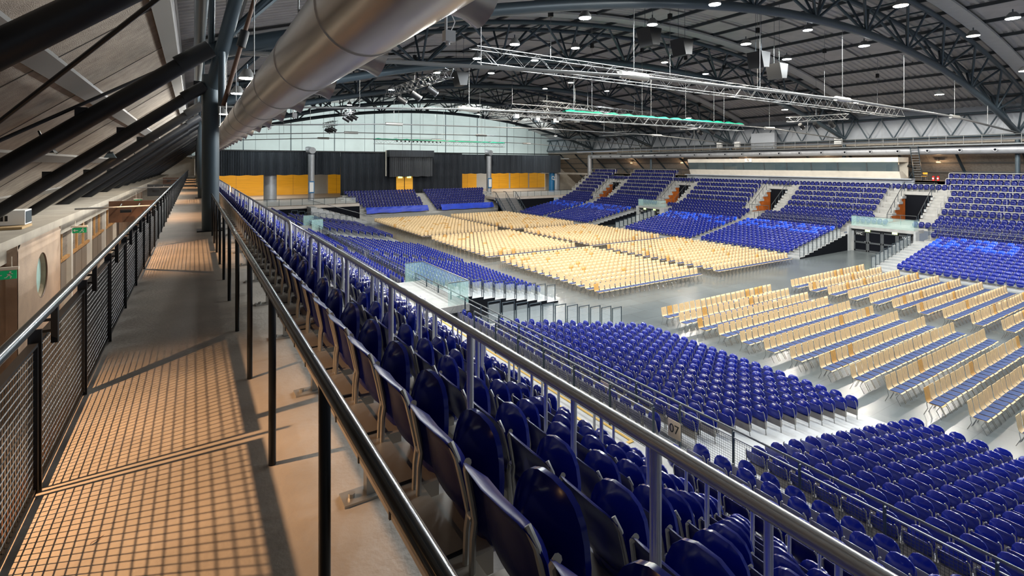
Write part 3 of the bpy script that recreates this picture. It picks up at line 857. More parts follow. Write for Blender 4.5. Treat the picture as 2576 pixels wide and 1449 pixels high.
for name, ys in (('near', NEAR_Y), ('g1', G1), ('g2', G2), ('g3', G3)):
    for r, y in enumerate(ys):
        for side, x0, n in (('left', 21.85 if name == 'near' else 22.35, 22), ('right', 34.5, 22)):
            for c in range(n):
                CH.append((x0+.472*c, y+rs.uniform(-.012, .012), name+' '+side, r, c, rs.random()))
SEL_CHAIRS = set()
for a_, b_ in [(0, 6), (22, 24), (44, 53), (55, 56), (66, 68), (88, 101), (103, 103), (110, 112), (132, 149), (151, 152), (154, 157), (176, 201), (203, 203), (220, 246), (264, 291), (294, 294), (308, 339), (341, 341), (352, 382), (384, 384), (386, 386), (396, 421), (440, 461), (484, 495), (528, 528), (572, 585), (587, 587), (616, 616), (660, 660), (704, 704), (748, 748), (792, 792), (836, 836), (880, 880), (1056, 1056)]: SEL_CHAIRS.update(range(a_, b_+1))
CP = {}
def chair_proto(tint):
    k = 'wood_dark' if tint > .94 else 'wood'
    if k not in CP:
        a = MB(); chair_shell(a, 0, 4); b = MB(); chair_pad(b, 0)
        legs = []
        for x in (-.19, .19):
            for rear in (True, False):
                m_ = MB(); chair_leg(m_, x, rear, 0); legs.append(m_.mesh('chair_leg', 'chrome', True))
        CP[k] = (a.mesh('chair_shell', k, True), b.mesh('chair_pad', 'cushion'), legs)
    return CP[k]
ccount = {}
massc = {0: [], 1: []}
for idx, (x, y, blk, r, c, tint) in enumerate(CH):
    if idx in SEL_CHAIRS:
        key = (blk, r); ccount[key] = ccount.get(key, 0)+1
        a, b, legs = chair_proto(tint)
        bl = {'near left': 'front left block', 'near right': 'front right block', 'g1 left': 'middle left block', 'g1 right': 'middle right block'}.get(blk, 'block behind the cross aisle')
        t = thing('wooden_chair', '%s wooden chair, %s from left, %s row of the %s' % ('orange' if tint > .94 else 'pale', nth(ccount[key]), nth(r+1), bl), 'chair', (x, y, FLOOR), 0, 'wooden chairs in the %s' % bl)
        for nm, me in [('shell', a), ('seat_pad', b)]+[('leg', l_) for l_ in legs]:
            o = bpy.data.objects.new(nm, me); COL.objects.link(o); o.parent = t
    else: massc[1 if tint > .94 else 0].append((x, y, FLOOR, 0))
def chair_lod(wood):
    mb = MB(); chair_shell(mb, wood, 1); chair_pad(mb, 2)
    for x in (-.19, .19):
        for rear in (True, False): chair_leg(mb, x, rear, 3, 3)
    return mb
tag(mass_mesh('massed_wooden_chairs', [(chair_lod(0), massc[0]), (chair_lod(1), massc[1])], ['wood', 'wood_dark', 'cushion', 'chrome']), 'hundreds of pale wooden chairs in straight rows across the hall floor', 'chairs', None, 'stuff')

# ------------------------------------------------------------------ end stand, tarps, stairs
mb = MB()
pts = [(77.6, FLOOR)]
for i in range(END_ROWS):
    yy, z = end_row(i); pts += [(yy-.35, z), (yy+.45, z)]
pts += [(85.2, end_row(7)[1]), (85.2, FLOOR)]
mb.prism(pts, 'x', 20.2, 46.8)
for i in range(1, END_ROWS):
    yy, z = end_row(i); mb.b2((32.8, yy-.70, z-.38), (34.2, yy-.35, z-.19))
    for s in (-1, 1): mb.b2((33.5+s*(10.4+.36*i), yy-.7, z-.38), (33.5+s*(11.6+.36*i), yy-.35, z-.19))
struct('floor_stand_end', mb, 'tread_concrete')
mb = MB(); mb.b2((20.2, 77.3, FLOOR), (46.8, 77.58, FLOOR+.75)); struct('trim_8', mb, 'frame_grey')
for i, (a, b, s) in enumerate(((22.3, 32.4, 'left of the end stand aisle'), (34.7, 44.6, 'right of the end stand aisle'))):
    n = 30; vs = []; fs = []
    for k in range(n+1):
        x = a+(b-a)*k/n
        for q in range(5):
            vs.append((x, 77.85-.22*q*(1-.1*q)+.05*math.sin(k*1.3+q*1.7), -4.9-.22*q+.05*math.sin(k*.55+q)*(q/4)))
    for k in range(n):
        for q in range(4): fs.append((k*5+q, k*5+q+1, k*5+q+6, k*5+q+5))
    mb = MB(); mb.add(vs, fs)
    tag(mb.build('tarpaulin', 'tarp', None, True), 'bright blue tarpaulin covering the front rail, '+s, 'tarpaulin', 'blue tarpaulins of the end stand')
# steel stair with handrails beside the end stand
t = thing('steel_stair', 'grey steel staircase with handrails descending from the concourse to the floor', 'staircase', (45.6, 74, FLOOR))
mb = MB()
for k in range(18):
    z = CONC-.17*(k+1)+.06; y = 76.6-.19*k
    mb.b2((44.5, y-.19, z-.03), (48.6, y, z)); mb.b2((44.5, y-.18, z-.13), (48.6, y-.16, z-.02))
mb.build('steps', 'frame_grey', t)
for x in (44.5, 46.55, 48.6):
    mb = MB(); mb.bar((x, 76.6, CONC-.1), (x, 73.2, FLOOR+.05), .06, .25); mb.build('stringer', 'steel', t)
    MB().tube([(x, 77.4, CONC+1.0), (x, 76.6, CONC+1.0), (x, 73.2, FLOOR+1.0), (x, 73.0, FLOOR+.1)], .05, 8).build('stair_rail', 'steel', t, True)
    for k in range(7): rod('baluster', (x, 76.5-.55*k, CONC-.1-.47*k), (x, 76.5-.55*k, CONC+.95-.47*k), .03, 'steel', t, 6)
# bleacher steps and low walls at the left corner
t = thing('bleacher_steps', 'wide empty grey bleacher steps at the left corner of the end stand', 'steps', (19, 76, FLOOR))
mb = MB()
for k in range(11): mb.b2((13.6+.8*k, 73.5+.15*k, FLOOR), (14.4+.8*k, 78.4, CONC-.1-.26*k))
mb.build('steps', 'tread_light', t)
for yy in (73.4, 75.9): MB().tube([(13.6, yy, CONC+.9), (22.4, yy+1.5, FLOOR+1.0)], .04, 6).build('handrail', 'grey_rail', t, True)
for i in range(9):
    tt = thing('step_railing', 'small dark step railing before the left corner bleacher, %s from the left' % nth(i+1), 'railing', (11+.9*i, 72.8, -5.4-.14*i), 0, 'step rails by the left corner')
    mb = MB(); mb.b2((11+.9*i, 72.78, -5.4-.14*i), (11.05+.9*i, 72.82, -4.4-.14*i)); mb.b2((11.75+.9*i, 72.78, -5.4-.14*i), (11.8+.9*i, 72.82, -4.4-.14*i)); mb.b2((11+.9*i, 72.78, -4.45-.14*i), (11.8+.9*i, 72.82, -4.4-.14*i)); mb.build('rail_frame', 'steel', tt)
for s, x0, x1, y in (('left', 2.5, 20.5, 76.6), ('right', 48.2, 66, 76.6)):
    t = thing('concourse_railing', 'thin grey railing with glass along the concourse edge, %s corner of the far end' % s, 'railing', (x0, y, CONC))
    MB().tube([(x0, y, CONC+1.0), (x1, y, CONC+1.0)], .035, 6).build('top_rail', 'grey_rail', t, True)
    x = x0
    while x <= x1: rod('post', (x, y, CONC), (x, y, CONC+1.0), .03, 'steel', t, 6); x += 1.5
    MB().b2((x0, y-.01, CONC+.1), (x1, y+.01, CONC+.9)).build('glass_pane', 'glass_grey', t)

# ------------------------------------------------------------------ curtains, timber doors and ducts at the far end
def curtain(name, x0, x1, y, z0, z1, m, label, wav=.22, amp=.09, group=None):
    n = int((x1-x0)/wav*4); pts = []
    for i in range(n+1):
        x = x0+(x1-x0)*i/n; pts.append((x, y+amp*math.sin(2*PI*i/4+.6*math.sin(i*.13))))
    mb = MB(); o = len(mb.v)
    vs = [(x, yy, z0+.04*math.sin(x*3)) for x, yy in pts]+[(x, yy, z1) for x, yy in pts]
    mb.add(vs, [(i, i+1, n+2+i, n+1+i) for i in range(n)])
    return tag(mb.build(name, m, None, True), label, 'curtain', group)
curtain('black_curtain', 1.5, 20.5, 86.0, .05, 3.75, 'curtain', 'short black pleated curtain above the timber panels, left of the end stand')
curtain('black_curtain', 20.5, 42.7, 86.05, -4.9, 3.75, 'curtain', 'tall black pleated curtain hanging behind the end stand')
curtain('black_curtain', 42.7, 65.8, 86.0, -.05, 3.6, 'curtain', 'short black pleated curtain above the timber panels, right of the end stand')
mb = MB(); mb.b2((1.5, 85.9, 3.7), (65.8, 86.1, 3.9)); struct('trim_9', mb, 'steel_dark')
t = thing('curtain_box', 'grey draped box hanging high at the centre of the black curtain', 'curtain box', (31.6, 84.6, 1.9))
MB().b2((28.1, 84.0, 3.0), (36.2, 85.6, 4.15)).build('pelmet', 'curtain', t)
MB().b2((27.9, 85.55, -.3), (28.1, 85.7, 4.1)).build('side_panel', 'ivory', t)
o = curtain('drape', 28.2, 36.0, 84.3, -.4, 3.1, 'curtain_grey', None, .34, .12); del o['category']; L = parent_loc(t); o.parent = t; o.location = -L
n = 0
for x0, x1, y, z0, z1 in ((1.5, 11.7, 105.9, CONC, 1.2), (13.4, 19.2, 105.9, CONC, 1.2), (22.8, 26.0, 105.9, CONC, 1.2), (51.5, 56.3, 105.9, CONC, 1.2), (59.6, 65.2, 105.9, CONC, 1.2), (65.7, 70.8, 105.9, CONC, 1.2), (71.3, 76, 105.9, CONC, 1.2)):
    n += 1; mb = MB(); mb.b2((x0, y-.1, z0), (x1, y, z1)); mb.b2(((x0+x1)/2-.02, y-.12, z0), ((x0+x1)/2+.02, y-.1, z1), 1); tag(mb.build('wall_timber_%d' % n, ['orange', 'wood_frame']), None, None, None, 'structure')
d = MB(); d.b2((29.9, 85.8, CONC-.2), (31.3, 85.92, -.35)); d1 = tag(d.build('door_1', 'orange'), None, None, None, 'structure')
d = MB(); d.b2((31.45, 85.8, CONC-.2), (32.9, 85.92, -.35)); d2 = tag(d.build('door_2', 'orange'), None, None, None, 'structure')
for dd, x in ((d1, 30.6), (d2, 32.2)): MB().b2((x-.55, 85.74, -2.9), (x+.55, 85.78, -2.85)).build('push_bar', 'silver', dd)
for i, (x, y, z) in enumerate(((7.6, 105.76, .6), (16.6, 105.76, .6), (24.4, 105.76, .6), (54, 105.76, .6), (62.4, 105.76, .6), (68.2, 105.76, .6), (73.5, 105.76, .6), (30.6, 85.75, -.5), (32.2, 85.75, -.5))):
    tag(MB().box((x, y, z), (.75, .08, .36)).build('exit_lamp', 'exit_glow'), 'small glowing exit lamp above the timber panels, %s from left at the far end' % nth(i+1 if i < 3 else (i+3 if i < 7 else i-3)), 'exit sign', 'exit lamps at the far end')
for nm, x in (('left', 15.75), ('right', 47.9)):
    t = thing('duct_riser', 'tall silver duct column with a bent round top, %s of the end stand' % nm, 'duct', (x, 85.0, CONC))
    MB().tube([(x, 85, CONC), (x, 85, 3.3)], .48, 20).build('riser_pipe', 'duct_far', t, True)
    MB().tube([(x-.55, 85.5, 4.0), (x-.35, 85.35, 4.05), (x, 85, 3.95), (x+.1, 84.4, 3.9)], .52, 20).build('outlet_bend', 'duct_far', t, True)
    MB().b2((x-.35, 84.42, -2.6), (x+.25, 84.5, -1.1)).build('notice', ['white'], t); MB().b2((x-.47, 84.45, -2.8), (x+.37, 84.52, -.9)).build('notice_border', ['poster_blue'], t)
for nm, x, y in (('left', 10.2, 88), ('right', 66.0, 88)):
    tag(MB().tube([(x, y, CONC), (x, y, .6)], .95, 24).build('concrete_pillar', 'duct_far', None, True), 'thick pale round pillar below the black curtain, far %s' % nm, 'pillar')
t = thing('advert_panel', 'curved blue advertising panel with white emblem beside the far right pillar', 'panel', (64.2, 86.8, CONC))
MB().tube([(64.4, 87.2, CONC), (64.4, 87.2, .5)], .62, 20).build('panel_board', 'poster_blue', t, True)
mb = MB()
for a, b in (((-.35, -1.5), (.15, -1.38)), ((-.35, -1.5), (-.23, -.75)), ((-.35, -.87), (.32, -.75)), ((.20, -1.3), (.32, -.75)), ((.15, -1.62), (.42, -1.42))): mb.b2((64.3+a[0], 86.5, a[1]), (64.3+b[0], 86.56, b[1]))
mb.build('emblem', 'white', t)

# ------------------------------------------------------------------ opposite stand: entrances, washroom doors, press box, catwalk
for i, o in enumerate([o for o in OPEN_Y if o > 12]):
    x0, x1 = tread0(4), tread0(9)
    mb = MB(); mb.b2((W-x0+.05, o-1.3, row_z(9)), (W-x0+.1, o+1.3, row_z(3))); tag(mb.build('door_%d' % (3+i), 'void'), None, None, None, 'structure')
    for s in (-1, 1):
        pr = [(x0, row_z(9)), (x0, row_z(4)+.02)]
        for k in range(4, 9): pr += [(tread0(k), row_z(k)+.02), (tread0(k+1), row_z(k)+.02)]
        pr += [(x1, row_z(9))]
        mb = MB(); mb.prism([(W-x, z) for x, z in pr], 'y', o+1.3*s-.06, o+1.3*s+.02); 
        tag(mb.build('wall_entrance_%d%s' % (i+1, 'a' if s < 0 else 'b'), 'rust'), None, None, None, 'structure')
        mb = MB()
        for k in range(4, 9): mb.b2((W-tread0(k)+.05, o+1.3*s-.14, row_z(k)-.2), (W-tread0(k+1)-.1, o+1.3*s+.06, row_z(k)+.06)); 
        tag(mb.build('trim_entrance_%d%s' % (i+1, 'a' if s < 0 else 'b'), 'tread_light'), None, None, None, 'structure')
        t = thing('entrance_railing', 'dark sloping railing on the %s side of the %s upper entrance opposite' % ('near' if s < 0 else 'far', nth(i+1)), 'railing', (W-x1, o+1.3*s, row_z(9)), 0, 'railings of the upper entrances')
        P = [(W-x1, row_z(9)+1.0), (W-x0, row_z(4)+1.55)]
        MB().tube([(P[0][0], o+1.3*s, P[0][1]), (P[1][0], o+1.3*s, P[1][1])], .035, 6).build('handrail', 'grey_rail', t, True)
        for k in range(6):
            q = k/5; x = P[0][0]+(P[1][0]-P[0][0])*q; z = P[0][1]+(P[1][1]-P[0][1])*q; rod('post', (x, o+1.3*s, z-1.0), (x, o+1.3*s, z), .028, 'steel', t, 6)
    t = thing('landing_railing', 'short dark railing before the %s upper entrance of the opposite stand' % nth(i+1), 'railing', (W-tread0(9)-.4, o, row_z(9)), 0, 'landing rails of the upper entrances')
    MB().tube([(W-7.9, o-1.5, row_z(9)), (W-7.9, o-1.5, row_z(9)+.95), (W-7.9, o+1.0, row_z(9)+.95), (W-7.9, o+1.0, row_z(9))], .03, 6).build('rail_tube', 'grey_rail', t, True)
    rod('post', (W-7.9, o-.2, row_z(9)), (W-7.9, o-.2, row_z(9)+.95), .025, 'grey_rail', t, 6)
    t = thing('bridge_railing', 'thin dark railing above the %s upper entrance of the opposite stand' % nth(i+1), 'railing', (W-tread0(4), o, row_z(3)), 0, 'bridge rails of the upper entrances')
    x = W-tread0(4)+.05
    MB().tube([(x, o-1.5, row_z(3)-.3), (x, o-1.5, row_z(3)+.95), (x, o+1.5, row_z(3)+.95), (x, o+1.5, row_z(3)-.3)], .03, 6).build('rail_tube', 'grey_rail', t, True)
    rod('post', (x, o, row_z(3)-.3), (x, o, row_z(3)+.95), .025, 'steel', t, 6)
# washroom doors under the glass parapets
for i, (y0, y1, nm) in enumerate(((20.2, 25.7, 'nearer'), (50.4, 54.8, 'farther'))):
    x = 56.85
    mb = MB(); mb.b2((x, y0, FLOOR), (x+.2, y1, -4.7)); mb.b2((x-.6, y0-.15, FLOOR), (x+.2, y0+.02, -4.5)); mb.b2((x-.6, y1-.02, FLOOR), (x+.2, y1+.15, -4.5)); tag(mb.build('wall_doorway_%d' % (i+1), 'tread_light'), None, None, None, 'structure')
    mb = MB(); mb.b2((x-.10, y0+.1, FLOOR+2.05), (x-.02, y1-.1, -4.72)); tag(mb.build('trim_doorway_%d' % (i+1), 'black_metal'), None, None, None, 'structure')
    n = 4; w = (y1-y0-.5)/n
    for k in range(n):
        a = y0+.25+w*k
        mb = MB(); mb.b2((x-.06, a+.03, FLOOR+.02), (x-.02, a+w-.03, FLOOR+2.05))
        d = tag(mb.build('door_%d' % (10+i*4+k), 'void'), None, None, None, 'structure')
        mb = MB()
        for q in (a+.02, a+w-.14): mb.b2((x-.10, q, FLOOR), (x-.04, q+.12, FLOOR+2.05))
        for zz in (.03, .85, 1.93): mb.b2((x-.10, a+.05, FLOOR+zz), (x-.04, a+w-.05, FLOOR+zz+.16))
        mb.build('frame', 'grey_rail', d); MB().b2((x-.16, a+(.18 if k % 2 else w-.24), FLOOR+1.0), (x-.10, a+(.24 if k % 2 else w-.18), FLOOR+1.08)).build('handle', 'silver', d)
    for q in (.3, .72):
        tag(MB().box((x-.2, y0+(y1-y0)*q, -4.86), (.06, .42, .2)).build('exit_lamp', 'exit_glow'), 'glowing exit lamp over the %s lower doors opposite, %s one' % (nm, 'right' if q < .5 else 'left'), 'exit sign', 'exit lamps over the lower doors')
    for q, s_ in ((.14, 'right'), (.86, 'left')):
        t = thing('washroom_sign', 'white WC lettering over the %s lower doors opposite, %s end' % (nm, s_), 'sign', (x-.13, y0+(y1-y0)*q, FLOOR+1.78), 0, 'washroom signs')
        MB().box((x-.115, y0+(y1-y0)*q, FLOOR+1.78), (.02, .95, .34)).build('sign_plate', 'black', t)
        o_ = text_mesh('lettering', 'WC', .34, 'white', t); o_.matrix_local = Matrix(((0, 0, -1, -.012), (-1, 0, 0, 0), (0, 1, 0, 0), (0, 0, 0, 1)))
# press box
t = thing('press_box', 'long pale glazed press box above the seats of the opposite stand', 'press box', (65.5, 38, -.5))
Y0, Y1 = 24.3, 51.6
MB().prism([(64.45, .20), (64.10, .97), (64.9, .97), (66.35, .2)], 'y', Y0, Y1).build('lower_panel', 'ivory', t)
MB().prism([(63.85, 1.98), (63.75, 2.50), (66.35, 2.5), (66.35, 1.98)], 'y', Y0, Y1).build('upper_fascia', 'ivory', t)
MB().prism([(64.12, .97), (63.88, 1.98), (63.94, 1.98), (64.18, .97)], 'y', Y0, Y1).build('glass_front', 'glass_box', t)
MB().b2((66.2, Y0, .2), (66.35, Y1, 2.5)).build('rear_panel', 'ivory', t)
MB().prism([(64.3, .1), (64.3, .22), (65.2, .22), (65.2, -1.15), (64.9, -1.15), (64.9, .1)], 'y', Y0-1, Y1+1).build('support_ledge', 'clerestory', t)
for k in range(10):
    y = Y0+.05+(Y1-Y0-.1)/9*k
    mb = MB(); mb.bar((64.1, y, .97), (63.86, y, 1.98), .07, .07); mb.build('mullion', 'grey_rail', t)
for k in range(3):
    y = Y0+5+8*k; MB().box((65.3, y, 1.2), (.5, 1.6, .5)).build('desk', ['ivory', 'curtain_grey', 'wood'][k], t)
for k in range(8): MB().box((65.8, Y0+1.6+3.2*k, 1.3), (.3, .5, .9)).build('interior_unit', ['curtain_grey', 'ivory', 'steel', 'ivory'][k % 4], t)
t = thing('wall_clock', 'square white clock on the fascia of the press box', 'clock', (63.7, 41.6, 2.3))
MB().box((63.72, 41.6, 2.28), (.06, 1.0, .5)).build('clock_case', 'white', t); mb = MB(); mb.tube([(63.685, 41.6, 2.28), (63.68, 41.6, 2.28)], .2, 20); mb.build('clock_face', 'ivory', t)
mb = MB(); mb.bar((63.67, 41.6, 2.28), (63.67, 41.7, 2.42), .02, .03); mb.bar((63.67, 41.6, 2.28), (63.67, 41.48, 2.16), .02, .03); mb.build('clock_hands', 'black', t)
# catwalk with railings
t = thing('catwalk', 'grey steel catwalk with pipe railings above the opposite duct', 'catwalk', (65.1, 36, 3.75))
MB().b2((64.65, 5, 3.62), (65.6, 67.8, 3.75)).build('deck_plate', 'grey_rail', t)
for z in (4.05, 4.32, 4.6): MB().tube([(64.68, 5, z), (64.68, 67.8, z)], .03 if z > 4.5 else .022, 6).build('rail_pipe', 'alu', t, True)
MB().tube([(65.5, 5, 4.6), (65.5, 67.8, 4.6)], .03, 6).build('rail_pipe', 'grey_rail', t, True)
MB().tube([(64.9, 5, 4.1), (64.9, 67.8, 4.1)], .07, 8).build('cable_pipe', 'alu', t, True)
for k in range(46): rod('post', (64.68, 5.2+1.39*k, 3.7), (64.68, 5.2+1.39*k, 4.6), .025, 'alu', t, 6)
for i, y in enumerate((47.5, 44.6, 31.2)):
    tag(MB().box((65.78, y, 4.5), (.3, .8, .9)).build('switch_box', 'white'), 'white switch box mounted on the opposite catwalk, %s from the far end' % nth(i+1), 'switch box', 'switch boxes on the catwalk')
tag(MB().b2((65.9, 39.2, 2.8), (66.4, 42.6, 6.0)).build('roof_duct_casing', 'clerestory'), 'pale square casing rising behind the catwalk under the eaves', 'casing')
t = thing('ship_ladder', 'steep pale steel ladder from the opposite upper walkway to the catwalk', 'ladder', (65, 23.3, 0))
for s in (-.35, .35): mb = MB(); mb.bar((66.2, 23.3+s, -.3), (64.9, 23.3+s, 3.8), .05, .14); mb.build('stringer', 'steel', t)
for k in range(15): MB().box((66.15-.083*k, 23.3, -.1+.26*k), (.22, .68, .03)).build('tread', 'alu', t)
t = thing('walkway_railing', 'thin dark railing along the opposite upper walkway below the sloping boards', 'railing', (W-.3, 12, 0))
for a, b in ((6, 20.6), (55.4, 76)):
    for z in (.55, 1.0): MB().tube([(W-.1, a, z), (W-.1, b, z)], .025, 6).build('rail_pipe', 'steel', t, True)
    y = a
    while y <= b: rod('post', (W-.1, y, 0), (W-.1, y, 1.0), .022, 'steel', t, 6); y += 1.9
for i, y in enumerate((21.6, 22.0)):
    t = thing('fire_extinguisher', 'red fire extinguisher standing behind the opposite top row, %s one' % ('right' if i == 0 else 'left'), 'fire extinguisher', (66.1, y, 0))
    MB().tube([(66.1, y, 0), (66.1, y, .44), (66.1, y, .52)], [.12, .12, .05], 12).build('cylinder_body', 'red', t, True); MB().box((66.1, y, .56), (.05, .14, .06)).build('valve', 'black', t); MB().box((65.99, y, .25), (.02, .14, .16)).build('instruction_plate', 'white', t)
t = thing('orange_chair', 'small orange school chair on the opposite upper walkway by the ladder', 'chair', (66, 23.0+.9, 0))
MB().box((66.0, 22.75, .46), (.4, .42, .03)).build('seat', 'orange', t); MB().box((66.2, 22.75, .76), (.03, .42, .2)).build('backrest', 'orange', t)
for a in (-.18, .18):
    for b in (-.18, .18): rod('leg', (66+a, 22.75+b, 0), (66+a, 22.75+b, .75 if a > 0 else .45), .014, 'chrome', t, 6)
t = thing('tripod_light', 'black cylinder spotlight on a tripod by the opposite ladder', 'spotlight', (66.2, 23.9, 0))
for a in range(3): rod('leg', (66.2, 23.9, .9), (66.2+.4*math.cos(a*2.1), 23.9+.4*math.sin(a*2.1), 0), .02, 'steel', t, 6)
rod('pole', (66.2, 23.9, .8), (66.2, 23.9, 1.3), .02, 'steel', t, 6); rod('lamp_barrel', (66.3, 23.6, 1.35), (65.9, 24.2, 1.6), .15, 'black', t, 12)
# ------------------------------------------------------------------ kiosk wall and slab left of the walkway
mb = MB(); mb.b2((-7, 3, 0), (-3.2, 92, .2)); mb.b2((-4.0, 3, -.5), (-3.6, 92, 0)); struct('ceiling_slab', mb, 'slab')
mb = MB(); mb.b2((-9, -6, CONC-.2), (-.78, 93, CONC)); struct('floor_lower_left', mb, 'concourse')
mb = MB(); mb.b2((W+.78, -6, CONC-.2), (W+9, 93, CONC)); mb.b2((W+8.6, -6, CONC), (W+8.8, 93, 0)); struct('floor_lower_right', mb, 'concourse')
mb = MB(); mb.b2((-7.2, -6, CONC), (-7.0, 93, .1)); struct('wall_left', mb, 'conc_wall')
mb = MB(); mb.b2((-7, 5, CONC), (-4.4, 15.95, 0)); mb.b2((-7, 20.5, CONC), (-4.15, 60, 0)); struct('wall_kiosk_recess', mb, 'conc_wall')
# block with the round window
n = 32; yc, zc, rr = 18.15, -1.2, .60
mb = MB(); mb.b2((-7, 15.95, CONC), (-3.62, 20.4, 0))
ring = [(yc+rr*math.cos(2*PI*i/n), zc+rr*math.sin(2*PI*i/n)) for i in range(n)]
outer = []
for i in range(n):
    a = 2*PI*i/n; c, s_ = math.cos(a), math.sin(a); k = min(2.25/abs(c) if abs(c) > 1e-6 else 9, (1.2 if s_ > 0 else 2.9)/abs(s_) if abs(s_) > 1e-6 else 9); outer.append((yc+c*k, zc+s_*k))
vs = [(-3.42, y, z) for y, z in ring]+[(-3.42, y, z) for y, z in outer]+[(-3.60, y, z) for y, z in ring]
fs = [(i, (i+1) % n, n+(i+1) % n, n+i) for i in range(n)]+[(i, 2*n+i, 2*n+(i+1) % n, (i+1) % n) for i in range(n)]
mb.add(vs, fs); mb.b2((-3.62, 15.9, CONC), (-3.42, 15.95, 0)); mb.b2((-3.62, 20.35, CONC), (-3.42, 20.4, 0))
struct('wall_kiosk', mb, 'conc_wall')
wn = MB(); wn.tube([(-3.58, yc, zc), (-3.56, yc, zc)], rr, n); w1 = tag(wn.build('window_1', 'window_teal'), None, None, None, 'structure')
MB().tube([(-3.44, yc+rr*math.cos(2*PI*i/n), zc+rr*math.sin(2*PI*i/n)) for i in range(n)], .022, 6, 0, False, True).build('window_frame', 'brown', w1, True)
for k in range(14):
    y = 21.2+1.45*k
    mb = MB(); mb.b2((-4.14, y, -2.9), (-4.08, y+1.3, -.3)); w_ = tag(mb.build('window_%d' % (k+2), 'louver'), None, None, None, 'structure')
    mb = MB()
    for q in range(26): mb.b2((-4.10, y+.04, -1.62+.05*q), (-4.05, y+1.26, -1.60+.05*q))
    mb.build('louver_slats', 'louver', w_)
    mb = MB(); mb.b2((-4.12, y-.05, -1.75), (-3.98, y+1.35, -1.65)); mb.b2((-4.12, y-.05, -1.7), (-4.0, y+.03, -.3)); mb.b2((-4.12, y+1.28, -1.7), (-4.0, y+1.36, -.3)); mb.build('wood_frame', 'wood_frame', w_)
for i, y in enumerate((20.95, 25.4, 29.75, 34.1, 38.45)):
    mb = MB(); mb.b2((-4.15, y-.12, CONC), (-3.93, y+.12, 0)); tag(mb.build('pillar_%d' % (i+1), 'ivory'), None, None, None, 'structure')
# things on and under the slab
t = thing('equipment_case', 'white metal equipment box with vents lying on the slab at far left', 'equipment box', (-3.95, 17.6, .26))
MB().b2((-4.7, 16.9, .27), (-3.5, 17.5, .62)).build('housing', 'white', t)
mb = MB()
for x in (-4.4, -4.32, -4.24, -4.02, -3.94, -3.86): mb.b2((x, 16.892, .37), (x+.05, 16.902, .50))
mb.build('vent', 'black', t); MB().b2((-3.5, 16.95, .30), (-3.488, 17.45, .59)).build('connector_panel', 'steel', t)
tag(MB().b2((-4.3, 16.4, .205), (-3.45, 17.3, .26)).build('cardboard_sheet', 'cardboard'), 'brown cardboard lying under the white equipment box', 'cardboard')
mb = MB(); rs = random.Random(2)
for k in range(4): mb.tube([(-4.2+.2*rs.random(), 13.9+.35*q, .22+.03*rs.random()) for q in range(7)], .014, 5)
tag(mb.build('loose_cable', 'black', None, True), 'tangle of dark cable on the slab before the equipment box', 'cable', None, 'stuff')
def exit_sign(x, y, z, label, w=.34):
    t = thing('exit_sign', label, 'exit sign', (x, y, z))
    MB().box((x, y, z), (w, .03, .16)).build('sign_plate', 'green_sign', t)
    MB().box((x, y, z+.12), (w+.06, .07, .05)).build('lamp_housing', 'ivory', t)
    mb = MB(); yy = y-.018
    mb.bar((x-.14, yy, z), (x-.03, yy, z), .004, .018); mb.bar((x-.14, yy, z), (x-.10, yy, z+.035), .004, .015); mb.bar((x-.14, yy, z), (x-.10, yy, z-.035), .004, .015)
    mb.box((x+.085, yy, z+.052), (.026, .004, .026)); mb.bar((x+.08, yy, z+.035), (x+.06, yy, z-.005), .004, .03); mb.bar((x+.06, yy, z-.005), (x+.10, yy, z-.03), .004, .014); mb.bar((x+.10, yy, z-.03), (x+.085, yy, z-.065), .004, .012)
    mb.bar((x+.06, yy, z-.005), (x+.03, yy, z-.045), .004, .014); mb.bar((x+.03, yy, z-.045), (x, yy, z-.05), .004, .012); mb.bar((x+.075, yy, z+.03), (x+.12, yy, z+.015), .004, .012); mb.bar((x+.075, yy, z+.03), (x+.04, yy, z+.01), .004, .012)
    mb.build('pictogram', 'white', t)
    for s in (-.1, .1): rod('hanger', (x+s, y, z+.14), (x+s, y, 0.0), .008, 'ivory', t, 6)
exit_sign(-3.02, 13.2, -.34, 'green running-man exit sign hanging at the far left edge, nearest the camera')
exit_sign(-3.0, 20.5, -.30, 'green running-man exit sign hanging before the louvred windows')
exit_sign(-2.95, 39.5, -.55, 'distant small green exit sign beyond the brown board', .4)
for i, (y, m_, lab) in enumerate(((22, 'brown', 'brown display board hanging between slab and walkway, behind a pale bar'), (39, 'black', 'black display board hanging farther along, before a pale bar'), (58, 'brown', 'small brown board farthest along beside the walkway'))):
    t = thing('hanging_board', lab, 'board', (-1.9, y, .2))
    x0, x1 = (-2.45, -1.1)
    MB().b2((x0, y, -.25), (x1, y+.06, .48)).build('board', m_, t)
    mb = MB(); mb.tube([(-3.25, y-.6, .30), (-.9, y-.6, .33)], .03, 8); mb.build('support_bar', 'alu', t, True)
    for x in (x0+.35, x0+.85): rod('arm', (x, y-.6, .30), (x, y, .38), .018, 'alu', t, 6)
    MB().box((x0+.5, y-.35, .16), (.3, .2, .10)).build('bracket_light', 'steel_dark', t)
